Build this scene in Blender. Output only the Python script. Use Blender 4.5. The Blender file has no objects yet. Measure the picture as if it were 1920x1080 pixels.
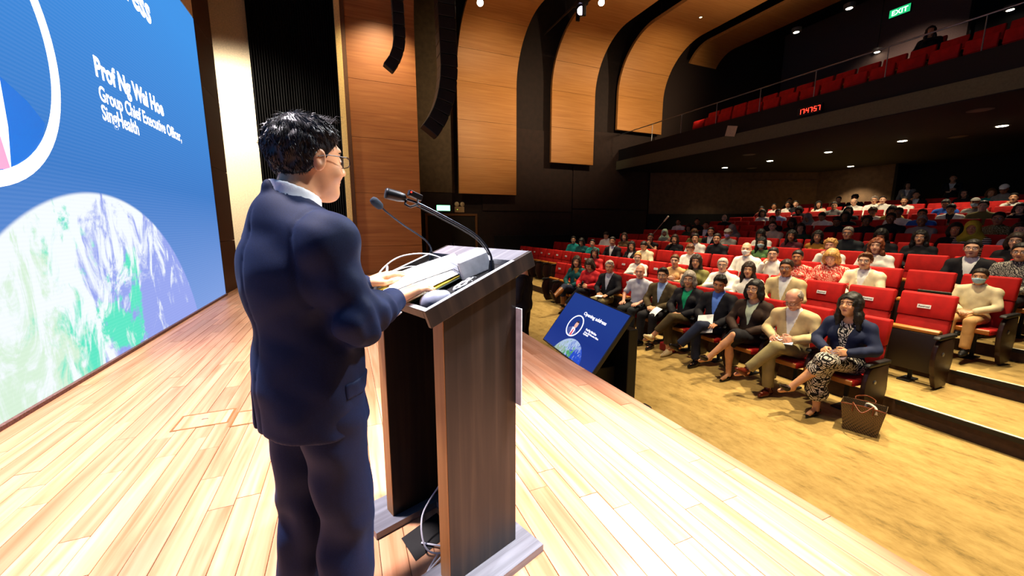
import bpy, bmesh, math, random, time
import numpy as np
from mathutils import Vector, Matrix, Quaternion
T0 = time.time()
scene = bpy.context.scene
C = scene.collection
random.seed(7)
PI = math.pi

# ---------------------------------------------------------------- camera, world, large lights, exposure
# world: +Y along the stage towards the far side wall, +X from the stage to the audience, stage floor at z = 0
CAM_H = 1.38
FPX = 730.0
PITCH = math.atan(118 / FPX)
AZ = math.radians(23.1)
cam_d = bpy.data.cameras.new('camera')
cam = bpy.data.objects.new('camera', cam_d)
C.objects.link(cam)
scene.camera = cam
cam_d.sensor_width = 36.0
cam_d.lens = 36.0 * FPX / 1920.0
cam_d.clip_start = 0.05
cam_d.clip_end = 200
cam.location = (0, 0, CAM_H)
cam.rotation_euler = (PI / 2 - PITCH, 0, -AZ)

scene.view_settings.view_transform = 'Standard'
scene.view_settings.look = 'None'
scene.view_settings.gamma = 1.0
scene.view_settings.use_curve_mapping = False
scene.view_settings.exposure = 0.0

world = bpy.data.worlds.new('world')
scene.world = world
world.use_nodes = True
bg = world.node_tree.nodes.get('Background') or world.node_tree.nodes.new('ShaderNodeBackground')
bg.inputs[0].default_value = (0.02, 0.018, 0.016, 1)
bg.inputs[1].default_value = 0.35

def aim(o, target):
    d = Vector(target) - Vector(o.location)
    o.rotation_euler = d.to_track_quat('-Z', 'Y').to_euler()

def spot(name, loc, target, watts, angle, blend=0.4, col=(1, 1, 1), size=0.12):
    l = bpy.data.lights.new(name, 'SPOT')
    l.energy = watts
    l.spot_size = math.radians(angle)
    l.spot_blend = blend
    l.color = col
    l.shadow_soft_size = size
    o = bpy.data.objects.new(name, l)
    C.objects.link(o)
    o.location = loc
    aim(o, target)
    return o

WARM = (1.0, 0.80, 0.52)
HOUSE = (1.0, 0.83, 0.55)
COOL = (0.93, 0.97, 1.0)
# profile spots of the front-of-house bars on the speaker and lectern
spot('stage_spot', (6.0, 0.4, 7.9), (0.25, 1.3, 0.6), 3800, 26, 0.6, COOL, 0.15)
spot('stage_spot', (6.0, 5.2, 7.9), (0.2, 1.5, 0.6), 3400, 26, 0.6, COOL, 0.15)
spot('stage_spot', (3.6, 1.2, 7.8), (1.0, 1.60, 0.0), 9500, 24, 1.0, (1, .93, .98), 0.2)
# stage wash from above
spot('stage_wash', (-1.4, 2.6, 7.6), (-1.2, 2.2, 0), 7600, 62, 1.0, (1, .90, .97), 0.3)
spot('stage_wash', (-1.2, 6.6, 7.6), (-1.2, 6.3, 0), 2600, 60, 0.9, (1, .9, .82), 0.3)
# added fill to brighten the cream wall in the wings
spot('wing_fill', (-2.9, 10.4, 5.6), (-2.5, 13.0, 2.6), 1900, 120, 0.8, (1, .9, .74), 0.2)
# added fill without fixtures, brightening the curved wooden bands and the wooden stage wall
spot('wall_fill', (1.2, 10.2, 7.4), (1.2, 11.7, 2.2), 900, 90, 0.8, WARM, 0.1)
for wx, wz in ((5.2, 5.6), (8.9, 5.8), (12.3, 6.8)):
    spot('wall_fill', (wx, 10.6, 5.6), (wx, 14.6, wz), 620, 96, 0.9, WARM, 0.1)
for wx, wy in ((5.2, 9.0), (8.9, 8.6), (12.3, 8.2)):
    spot('ceiling_fill', (wx, wy, 6.6), (wx, wy+.8, 8.7), 260, 110, 0.9, (1, .78, .62), 0.1)  # added mid-air fill for the ceiling bands, no fixture there
# house lights of the ceiling bars: most from above and behind the front rows, some thrown from the stage side
for hx, hy, w in ((4.4, 1.2, 5200), (5.6, 3.8, 3600), (5.6, 6.6, 3000), (6.0, 9.9, 2000), (7.7, 2.0, 2200), (7.8, 5.0, 2600), (7.8, 8.2, 1900), (3.9, 8.6, 1300), (3.3, -.3, 2600)):
    spot('house_light', (hx+1.9, hy+.5, 8.2), (hx, hy, -.3), w, 40, 0.9, HOUSE, 0.10)
for hx, hy, w in ((5.2, 3.0, 1900), (5.4, 6.2, 1700), (7.8, 3.4, 2300), (7.8, 6.6, 2100), (6.4, 9.9, 1300)):
    spot('house_light_front', (hx-2.6, hy-.8, 8.2), (hx, hy, .4), w, 36, 0.9, HOUSE, 0.12)
# ---------------------------------------------------------------- helpers: objects, materials, meshes
def lin(h):
    if isinstance(h, str):
        h = h.lstrip('#')
        v = [int(h[i:i + 2], 16) / 255 for i in (0, 2, 4)]
    else:
        v = list(h)
    return tuple(c / 12.92 if c <= 0.04045 else ((c + 0.055) / 1.055) ** 2.4 for c in v) + (1.0,)

def tag(o, label=None, cat=None, group=None, kind=None):
    if label: o['label'] = label
    if cat: o['category'] = cat
    if group: o['group'] = group
    if kind: o['kind'] = kind
    return o

def empty(name, loc=(0, 0, 0), rotz=0.0):
    o = bpy.data.objects.new(name, None)
    o.empty_display_size = 0.1
    C.objects.link(o)
    o.location = loc
    o.rotation_euler = (0, 0, rotz)
    return o

def obj(name, me, parent=None, mat=None):
    o = bpy.data.objects.new(name, me)
    C.objects.link(o)
    if parent is not None: o.parent = parent
    if mat is not None and len(me.materials) == 0: me.materials.append(mat)
    return o

def inst(name, me, parent=None, mats=None):
    """object sharing a mesh, with its own materials on the object's slots"""
    o = bpy.data.objects.new(name, me)
    C.objects.link(o)
    if parent is not None: o.parent = parent
    if mats:
        for i, m in enumerate(mats):
            if m is None: continue
            o.material_slots[i].link = 'OBJECT'
            o.material_slots[i].material = m
    return o

class NT:
    def __init__(s, name):
        s.m = bpy.data.materials.new(name)
        s.m.use_nodes = True
        s.t = s.m.node_tree
        s.b = s.t.nodes.get('Principled BSDF')
    def n(s, ty, **kw):
        nd = s.t.nodes.new(ty)
        for k, v in kw.items():
            if k.startswith('i_'):
                nd.inputs[k[2:].replace('_', ' ')].default_value = v
            else:
                setattr(nd, k, v)
        return nd
    def l(s, a, b): s.t.links.new(a, b)
    def ramp(s, stops, interp='LINEAR'):
        r = s.t.nodes.new('ShaderNodeValToRGB')
        r.color_ramp.interpolation = interp
        e = r.color_ramp.elements
        while len(e) < len(stops): e.new(0.5)
        for i, (p, c) in enumerate(stops):
            e[i].position = p
            e[i].color = c
        return r
    def coords(s, scale=(1, 1, 1), kind='Object', rot=(0, 0, 0), loc=(0, 0, 0)):
        tc = s.n('ShaderNodeTexCoord')
        mp = s.n('ShaderNodeMapping')
        mp.inputs['Scale'].default_value = scale
        mp.inputs['Rotation'].default_value = rot
        mp.inputs['Location'].default_value = loc
        s.l(tc.outputs[kind], mp.inputs['Vector'])
        return mp.outputs['Vector']
    def bump(s, h, strength=0.3, dist=0.01):
        b = s.n('ShaderNodeBump')
        b.inputs['Strength'].default_value = strength
        b.inputs['Distance'].default_value = dist
        s.l(h, b.inputs['Height'])
        s.l(b.outputs['Normal'], s.b.inputs['Normal'])
    def set(s, rough=None, metal=None, spec=None, col=None):
        if rough is not None: s.b.inputs['Roughness'].default_value = rough
        if metal is not None: s.b.inputs['Metallic'].default_value = metal
        if spec is not None: s.b.inputs['Specular IOR Level'].default_value = spec
        if col is not None: s.b.inputs['Base Color'].default_value = col
        return s

_pm = {}
def plain(name, col, rough=0.6, metal=0.0, spec=0.4, var=0.06, scale=30.0, bump=0.0):
    """procedural plain material: a colour with slight noise variation and optional fine relief"""
    key = (name, str(col), rough, metal)
    if key in _pm: return _pm[key]
    c = lin(col)
    m = NT(name).set(rough, metal, spec)
    nz = m.n('ShaderNodeTexNoise')
    nz.inputs['Scale'].default_value = scale
    nz.inputs['Detail'].default_value = 3
    m.l(m.coords(), nz.inputs['Vector'])
    lo = tuple(max(0, x * (1 - var * 2)) for x in c[:3]) + (1,)
    hi = tuple(min(1, x * (1 + var * 2)) for x in c[:3]) + (1,)
    r = m.ramp([(0.3, lo), (0.7, hi)])
    m.l(nz.outputs['Fac'], r.inputs['Fac'])
    m.l(r.outputs['Color'], m.b.inputs['Base Color'])
    if bump: m.bump(nz.outputs['Fac'], bump, 0.004)
    _pm[key] = m.m
    return m.m

def cloth(name, col, rough=0.8, weave=260.0, var=0.05, spec=0.25):
    key = ('cloth', name, str(col))
    if key in _pm: return _pm[key]
    c = lin(col)
    m = NT(name).set(rough, 0, spec)
    v = m.coords()
    nz = m.n('ShaderNodeTexNoise'); nz.inputs['Scale'].default_value = 9; nz.inputs['Detail'].default_value = 4
    m.l(v, nz.inputs['Vector'])
    r = m.ramp([(0.3, tuple(x * (1 - var * 3) for x in c[:3]) + (1,)), (0.7, tuple(min(1, x * (1 + var * 3)) for x in c[:3]) + (1,))])
    m.l(nz.outputs['Fac'], r.inputs['Fac'])
    m.l(r.outputs['Color'], m.b.inputs['Base Color'])
    n2 = m.n('ShaderNodeTexNoise'); n2.inputs['Scale'].default_value = weave; n2.inputs['Detail'].default_value = 1
    m.l(v, n2.inputs['Vector'])
    m.bump(n2.outputs['Fac'], 0.12, 0.002)
    m.b.inputs['Sheen Weight'].default_value = 0.15
    m.b.inputs['Sheen Tint'].default_value = c
    _pm[key] = m.m
    return m.m

def emis(name, col, strength):
    key = ('emis', name, str(col), strength)
    if key in _pm: return _pm[key]
    m = NT(name).set(0.4)
    c = lin(col)
    m.b.inputs['Base Color'].default_value = c
    m.b.inputs['Emission Color'].default_value = c
    m.b.inputs['Emission Strength'].default_value = strength
    _pm[key] = m.m
    return m.m

class MB:
    """collects polygons"""
    def __init__(s): s.v = []; s.f = []; s.mi = []
    def add(s, vs, fs, mi=0):
        o = len(s.v)
        s.v += [tuple(v) for v in vs]
        s.f += [tuple(o + i for i in f) for f in fs]
        s.mi += [mi] * len(fs)
        return s
    def box(s, lo, hi, mi=0, M=None):
        x0, y0, z0 = lo; x1, y1, z1 = hi
        vs = [Vector(p) for p in ((x0,y0,z0),(x1,y0,z0),(x1,y1,z0),(x0,y1,z0),(x0,y0,z1),(x1,y0,z1),(x1,y1,z1),(x0,y1,z1))]
        if M is not None: vs = [M @ v for v in vs]
        return s.add(vs, [(0,3,2,1),(4,5,6,7),(0,1,5,4),(1,2,6,5),(2,3,7,6),(3,0,4,7)], mi)
    def bbox(s, lo, hi, r=0.01, mi=0, M=None):
        """box with chamfered edges"""
        bm = bmesh.new()
        x0, y0, z0 = lo; x1, y1, z1 = hi
        bmesh.ops.create_cube(bm, size=1)
        for v in bm.verts:
            v.co = Vector(((x0+x1)/2 + v.co.x*(x1-x0), (y0+y1)/2 + v.co.y*(y1-y0), (z0+z1)/2 + v.co.z*(z1-z0)))
        r = min(r, 0.45*min(x1-x0, y1-y0, z1-z0))
        bmesh.ops.bevel(bm, geom=bm.edges[:], offset=r, segments=2, affect='EDGES', profile=0.5)
        bm.verts.index_update()
        vs = [(M @ v.co) if M is not None else v.co.copy() for v in bm.verts]
        fs = [[v.index for v in f.verts] for f in bm.faces]
        bm.free()
        return s.add(vs, fs, mi)
    def prism(s, poly, axis, a, b, mi=0, M=None):
        """extrude a 2d polygon along axis ('x','y','z') from a to b"""
        n = len(poly)
        def p3(p, t):
            if axis == 'x': return Vector((t, p[0], p[1]))
            if axis == 'y': return Vector((p[0], t, p[1]))
            return Vector((p[0], p[1], t))
        vs = [p3(p, a) for p in poly] + [p3(p, b) for p in poly]
        if M is not None: vs = [M @ v for v in vs]
        fs = [tuple(range(n))[::-1], tuple(range(n, 2*n))] + [(i, (i+1) % n, n+(i+1) % n, n+i) for i in range(n)]
        return s.add(vs, fs, mi)
    def tube(s, pts, r, seg=8, mi=0, caps=True):
        pts = [Vector(p) for p in pts]
        n = len(pts)
        rs = r if isinstance(r, (list, tuple)) else [r]*n
        t0 = (pts[1]-pts[0]).normalized()
        up = Vector((0,0,1)) if abs(t0.z) < 0.9 else Vector((1,0,0))
        u = t0.cross(up).normalized()
        vs = []
        for i, p in enumerate(pts):
            t = (pts[min(i+1,n-1)]-pts[max(i-1,0)]).normalized()
            u = (u - t*u.dot(t)).normalized()
            w = t.cross(u)
            for k in range(seg):
                a = 2*PI*k/seg
                vs.append(p + (u*math.cos(a)+w*math.sin(a))*rs[i])
        fs = []
        for i in range(n-1):
            for k in range(seg):
                k2 = (k+1) % seg
                fs.append((i*seg+k, i*seg+k2, (i+1)*seg+k2, (i+1)*seg+k))
        if caps:
            fs.append(tuple(range(seg))[::-1]); fs.append(tuple((n-1)*seg+k for k in range(seg)))
        return s.add(vs, fs, mi)
    def lathe(s, prof, seg=20, mi=0, M=None):
        """profile of (r, z) spun about z"""
        vs = []; n = len(prof)
        for r, z in prof:
            for k in range(seg):
                a = 2*PI*k/seg
                v = Vector((r*math.cos(a), r*math.sin(a), z))
                vs.append(M @ v if M is not None else v)
        fs = [(i*seg+k, i*seg+(k+1) % seg, (i+1)*seg+(k+1) % seg, (i+1)*seg+k) for i in range(n-1) for k in range(seg)]
        fs.append(tuple(range(seg))[::-1]); fs.append(tuple((n-1)*seg+k for k in range(seg)))
        return s.add(vs, fs, mi)
    def mesh(s, name, mats=(), smooth=False):
        me = bpy.data.meshes.new(name)
        me.from_pydata([tuple(v) for v in s.v], [], s.f)
        for m in mats: me.materials.append(m)
        me.polygons.foreach_set('material_index', s.mi)
        if smooth:
            me.polygons.foreach_set('use_smooth', [True]*len(me.polygons))
        me.validate(); me.update()
        return me
    def obj(s, name, mat=None, parent=None, smooth=False):
        mats = mat if isinstance(mat, (list, tuple)) else ([mat] if mat else [])
        return obj(name, s.mesh(name, mats, smooth), parent)

def smooth_by_angle(me, deg=35):
    me.polygons.foreach_set('use_smooth', [True]*len(me.polygons))
    try:
        me.set_sharp_from_angle(angle=math.radians(deg))
    except Exception:
        pass

def text_mesh(s, size=0.1, extrude=0.0, align='LEFT', sx=1.0, bold=0.0, spacing=1.0):
    cu = bpy.data.curves.new('text', 'FONT')
    cu.body = s; cu.size = size; cu.align_x = align
    cu.extrude = extrude; cu.offset = bold; cu.space_character = spacing
    cu.resolution_u = 3
    o = bpy.data.objects.new('text_tmp', cu)
    C.objects.link(o)
    dg = bpy.context.evaluated_depsgraph_get()
    me = bpy.data.meshes.new_from_object(o.evaluated_get(dg))
    bpy.data.objects.remove(o); bpy.data.curves.remove(cu)
    if sx != 1.0:
        for v in me.vertices: v.co.x *= sx
    me.materials.clear()
    return me

ORD = ['first','second','third','fourth','fifth','sixth','seventh','eighth','ninth','tenth','eleventh','twelfth','thirteenth','fourteenth',
       'fifteenth','sixteenth','seventeenth','eighteenth','nineteenth','twentieth','twenty-first','twenty-second','twenty-third','twenty-fourth','twenty-fifth']

# ---------------------------------------------------------------- signed-distance figures meshed with surface nets
f32 = np.float32
def A3(*v): return np.array(v if len(v) == 3 else v[0], dtype=f32)

def rc(a, b, ra, rb):
    a = A3(a); b = A3(b); ab = b-a; L = max(float(ab@ab), 1e-9)
    def f(P):
        t = np.clip(((P-a)@ab)/L, 0, 1)
        q = P-a-t[:, None]*ab
        return np.sqrt(np.einsum('ij,ij->i', q, q)) - (ra+(rb-ra)*t)
    return f
def ell(c, r, R=None):
    c = A3(c); r = A3(r)
    R_ = None if R is None else np.array(R, dtype=f32)
    def f(P):
        q = P-c
        if R_ is not None: q = q@R_
        a = q/r; b = a/r; k0 = np.sqrt(np.einsum('ij,ij->i', a, a)); k1 = np.sqrt(np.einsum('ij,ij->i', b, b))
        return k0*(k0-1)/np.maximum(k1, 1e-6)
    return f
def rbox(c, h, rad, R=None):
    c = A3(c); h = A3(h)
    R_ = None if R is None else np.array(R, dtype=f32)
    def f(P):
        q = P-c
        if R_ is not None: q = q@R_
        q = np.abs(q)-(h-rad)
        return np.sqrt((np.maximum(q, 0)**2).sum(1)) + np.minimum(q.max(1), 0) - rad
    return f
def half(n, d):
    """negative where n.p < d"""
    n = A3(n); n = n/np.linalg.norm(n)
    return lambda P: P@n - f32(d)
def halfp(n, p):
    n = A3(n); n = n/np.linalg.norm(n); return half(n, float(n@A3(p)))

def local(sdf, c, R):
    """evaluate sdf only inside a ball of radius R; outside, the distance to the ball bounds it"""
    c = A3(c)
    def f(P):
        q = P-c; r = np.sqrt(np.einsum('ij,ij->i', q, q))-f32(R)
        o = r+f32(.06); m = r < .0
        if m.any(): o[m] = sdf(P[m])
        return o
    return f

class SDF:
    def __init__(s): s.ops = []
    def u(s, f, k=0.02): s.ops.append(('u', f, k)); return s
    def sub(s, f, k=0.004): s.ops.append(('s', f, k)); return s
    def i(s, f, k=0.004): s.ops.append(('i', f, k)); return s
    def off(s, r): s.ops.append(('o', r, 0)); return s
    def disp(s, f): s.ops.append(('d', f, 0)); return s
    def add(s, other, k=0.02): s.ops.append(('u', other, k)); return s
    def __call__(s, P):
        d = None
        for op, f, k in s.ops:
            if op == 'o': d = d - f; continue
            if op == 'd': d = d + f(P); continue
            e = f(P)
            if d is None: d = e; continue
            if op == 'u':
                h = np.maximum(k-np.abs(d-e), 0)/max(k, 1e-6)
                d = np.minimum(d, e) - h*h*k*0.25
            else:
                if op == 's': e = -e
                h = np.maximum(k-np.abs(d-e), 0)/max(k, 1e-6)
                d = np.maximum(d, e) + h*h*k*0.25
        return d

def nets(sdf, lo, hi, h, skip=()):
    """surface nets on a dense grid, evaluated only near the surface; skip: boxes whose inner cells are left out"""
    lo = np.array(lo, dtype=np.float64); hi = np.array(hi, dtype=np.float64)
    B = 8
    nb = np.maximum(1, np.ceil((hi-lo)/(h*B)).astype(int))
    n = nb*B
    cx = [lo[i]+(np.arange(nb[i])+0.5)*B*h for i in range(3)]
    g = np.stack(np.meshgrid(*cx, indexing='ij'), -1).reshape(-1, 3).astype(f32)
    dc = sdf(g).reshape(nb)
    near = np.abs(dc) < B*h*0.87*1.35+0.012
    D = np.repeat(np.repeat(np.repeat(np.where(dc < 0, -1.0, 1.0).astype(f32), B, 0), B, 1), B, 2)
    D = np.pad(D, ((0,1),(0,1),(0,1)), mode='edge')
    m = np.zeros(tuple(n+1), bool)
    mm = np.repeat(np.repeat(np.repeat(near, B, 0), B, 1), B, 2)
    m[:-1,:-1,:-1] |= mm
    m[1:,:-1,:-1] |= mm; m[:-1,1:,:-1] |= mm; m[:-1,:-1,1:] |= mm
    m[1:,1:,:-1] |= mm; m[1:,:-1,1:] |= mm; m[:-1,1:,1:] |= mm; m[1:,1:,1:] |= mm
    idx = np.argwhere(m)
    P = (lo+idx*h).astype(f32)
    vals = np.empty(len(P), f32)
    for s0 in range(0, len(P), 200000):
        vals[s0:s0+200000] = sdf(P[s0:s0+200000])
    D[m] = vals
    S = D < 0
    cnt = np.zeros(tuple(n), np.int8)
    for a in (0,1):
        for b in (0,1):
            for c in (0,1):
                cnt += S[a:n[0]+a, b:n[1]+b, c:n[2]+c]
    act = (cnt > 0) & (cnt < 8)
    for (slo, shi) in skip:
        i0 = np.clip(np.ceil((np.array(slo)-lo)/h).astype(int)+1, 0, n); i1 = np.clip(np.floor((np.array(shi)-lo)/h).astype(int)-1, 0, n)
        if (i1 > i0).all(): act[i0[0]:i1[0], i0[1]:i1[1], i0[2]:i1[2]] = False
    ci = np.argwhere(act)
    if len(ci) == 0: return np.zeros((0,3)), np.zeros((0,4), int)
    vid = -np.ones(tuple(n), np.int64)
    vid[act] = np.arange(len(ci))
    acc = np.zeros((len(ci), 3)); w = np.zeros(len(ci))
    cor = [(a,b,c) for a in (0,1) for b in (0,1) for c in (0,1)]
    cv = {o: D[ci[:,0]+o[0], ci[:,1]+o[1], ci[:,2]+o[2]] for o in cor}
    for o in cor:
        for ax in range(3):
            if o[ax]: continue
            o2 = list(o); o2[ax] = 1; o2 = tuple(o2)
            d0, d1 = cv[o], cv[o2]
            x = (d0 < 0) != (d1 < 0)
            t = d0[x]/(d0[x]-d1[x])
            p = np.zeros((x.sum(), 3)); p[:] = o
            p[:, ax] += t
            acc[x] += p; w[x] += 1
    V = lo+(ci+acc/w[:, None])*h
    F = []
    for ax in range(3):
        a1, a2 = (ax+1) % 3, (ax+2) % 3
        sl0 = [slice(None)]*3; sl1 = [slice(None)]*3
        sl0[ax] = slice(0, n[ax]); sl1[ax] = slice(1, n[ax]+1)
        s0 = S[tuple(sl0)]; s1 = S[tuple(sl1)]
        e = np.argwhere(s0 != s1)
        e = e[(e[:, a1] > 0) & (e[:, a1] < n[a1]) & (e[:, a2] > 0) & (e[:, a2] < n[a2])]
        if len(e) == 0: continue
        fl = s0[e[:,0], e[:,1], e[:,2]]
        q = []
        for d1_, d2_ in ((-1,-1),(0,-1),(0,0),(-1,0)):
            c = e.copy(); c[:, a1] += d1_; c[:, a2] += d2_
            q.append(vid[c[:,0], c[:,1], c[:,2]])
        q = np.stack(q, 1)
        q[~fl] = q[~fl][:, ::-1]
        F.append(q[(q >= 0).all(1)])
    F = np.concatenate(F) if F else np.zeros((0,4), int)
    return V, F

def np_mesh(name, V, F, mats=(), mi=None, smooth=True):
    me = bpy.data.meshes.new(name)
    me.vertices.add(len(V)); me.vertices.foreach_set('co', np.asarray(V, np.float32).ravel())
    me.loops.add(len(F)*4); me.loops.foreach_set('vertex_index', np.asarray(F, np.int32).ravel())
    me.polygons.add(len(F))
    me.polygons.foreach_set('loop_start', np.arange(0, len(F)*4, 4, dtype=np.int32))
    try: me.polygons.foreach_set('loop_total', np.full(len(F), 4, np.int32))
    except Exception: pass
    for m in mats: me.materials.append(m)
    if mi is not None: me.polygons.foreach_set('material_index', np.asarray(mi, np.int32))
    if smooth: me.polygons.foreach_set('use_smooth', np.ones(len(F), bool))
    me.update(calc_edges=True)
    return me

def relax(V, F, it=1, lam=0.5):
    """light laplacian smoothing of the net"""
    V = np.array(V); n = len(V)
    a = np.concatenate([F[:, i] for i in range(4)]*2); b = np.concatenate([F[:, (i+1) % 4] for i in range(4)]+[F[:, (i-1) % 4] for i in range(4)])
    w = np.maximum(np.bincount(a, minlength=n), 1)
    for _ in range(it):
        acc = np.stack([np.bincount(a, V[b, c], n) for c in range(3)], 1)
        V = V+lam*(acc/w[:, None]-V)
    return V

def sdf_mesh(name, sdf, lo, hi, h, boxes=(), mats=(), region=None, smooth_it=1):
    """mesh of an SDF, with finer nets inside boxes [(lo,hi,h)]; region(centres) -> material index"""
    V, F = nets(sdf, lo, hi, h, [(b[0], b[1]) for b in boxes])
    if smooth_it and len(F): V = relax(V, F, smooth_it, 0.35)
    Vs, Fs, o = [V], [F], len(V)
    for (bl, bh, bhh) in boxes:
        v, f = nets(sdf, bl, bh, bhh)
        Vs.append(v); Fs.append(f+o); o += len(v)
    V = np.concatenate(Vs); F = np.concatenate(Fs)
    mi = None
    if region is not None: mi = region(V[F].mean(1))
    return np_mesh(name, V, F, mats, mi)
# ---------------------------------------------------------------- people: heads, hands, bodies and clothes
def rotm(yaw=0, pitch=0, tilt=0):
    """columns forward, left, up; yaw turns left, pitch nods down, tilt leans to the right"""
    M = Matrix.Rotation(yaw, 3, 'Z') @ Matrix.Rotation(pitch, 3, 'Y') @ Matrix.Rotation(tilt, 3, 'X')
    return np.array(M, dtype=f32)

def nrm(v):
    v = np.array(v, float); return v/np.linalg.norm(v)

def wrap(sdf, c, R, s=1.0):
    c = A3(c); R = np.array(R, dtype=f32)
    return lambda P: sdf(((P-c)@R)/f32(s))*f32(s)

def head_base(female=False, wide=1.0):
    d = SDF()
    d.u(ell((-.012, 0, .034), (.098, .0765*wide, .092)))
    d.u(ell((.022, 0, -.030), (.072, .062*wide, .085)), .035)
    d.u(ell((.062, 0, -.092), (.026, .028, .022)), .03)
    return d

def head_sdf(female=False, wide=1.0):
    d = head_base(female, wide)
    d.u(ell((.074, 0, .036), (.018, .048, .012)), .02)                 # brow
    for s in (-1, 1):
        d.u(ell((.058, .040*s, -.030), (.026, .020, .020)), .02)       # cheek
        d.sub(ell((.103, .033*s, .010), (.022, .019, .013)), .014)     # eye socket
        d.u(ell((.0745, .031*s, .009), (.0145, .0165, .0105)), .003)   # eyeball and lids
        R = rotm(.35*s, .15, 0)
        d.u(ell((-.008, .078*wide*s, -.002), (.019, .008, .032), R), .006)   # ear
        d.sub(ell((-.004, .088*wide*s, .004), (.009, .007, .017), R), .005)
    d.u(rc((.090, 0, .014), (.110, 0, -.022), .0075, .0115), .012)     # nose
    for s in (-1, 1): d.u(ell((.099, .011*s, -.027), (.011, .008, .007)), .008)
    d.u(ell((.0865, 0, -.0535), (.011, .021, .0055)), .006)            # lips
    d.u(ell((.0845, 0, -.0635), (.011, .018, .006)), .004)
    return d

def head_region(Q):
    """material index on head-local points: 0 skin 1 lips 2 eye white 3 dark"""
    x, y, z = Q[:, 0], Q[:, 1], Q[:, 2]
    m = np.zeros(len(Q), np.int32)
    ay = np.abs(y)
    m[(x > .078) & (ay < .0185) & (z > -.0675) & (z < -.0510)] = 1
    ex = (x > .068) & (((ay-.032)/.0150)**2+((z-.0085)/.0050)**2 < 1)
    m[ex] = 2
    m[ex & (((ay-.031)/.0062)**2+((z-.0088)/.0068)**2 < 1)] = 3
    m[(x > .060) & (ay > .013) & (ay < .053) & (np.abs(z-(.0315-(ay-.032)*.12)) < .0034)] = 3
    m[ex & (z > .0112)] = 3
    return m

def hand_prims(wr, d, n, side, curl=.45, size=1.0, spread=1.0, thumb=1.0):
    """wr wrist point, d finger direction, n back-of-hand normal, side +1 left / -1 right"""
    wr = np.array(wr, float); d = nrm(d); n = np.array(n, float); n = nrm(n-d*(n@d))
    lat = np.cross(n, d)*(-side)              # towards the thumb
    o = SDF()
    S = size
    first = True
    for k, (off, L) in enumerate(((.030, .074), (.010, .082), (-.010, .076), (-.029, .060))):
        kn = wr+d*(.088-.006*abs(k-1))*S+lat*off*S
        base = wr+d*.012*S+lat*off*.55*S
        o.u(rc(base, kn, .0155*S, .0118*S), .012)
        a = curl*.5
        p = kn
        for seg, fr in ((0, .45), (1, .31), (2, .24)):
            fd = d*math.cos(a)-n*math.sin(a)+lat*(off*3.2*spread)
            q = p+nrm(fd)*L*fr*S
            o.u(rc(p, q, (.0098-.0011*seg)*S, (.0090-.0012*seg)*S), .004)
            p = q
            a += curl*(.9 if seg == 0 else .7)
    b = wr+d*.022*S+lat*.022*S
    p1 = wr+d*.058*S+lat*(.040+.016*thumb)*S-n*.012*S
    p2 = p1+nrm(d*.8+lat*(.25*thumb-.1)-n*.15)*.030*S
    p3 = p2+nrm(d*.95-lat*.15-n*.2)*.026*S
    o.u(rc(b, p1, .0165*S, .0120*S), .012)
    o.u(rc(p1, p2, .0115*S, .0105*S), .005)
    o.u(rc(p2, p3, .0105*S, .0085*S), .004)
    return o, wr+d*.085*S

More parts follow.
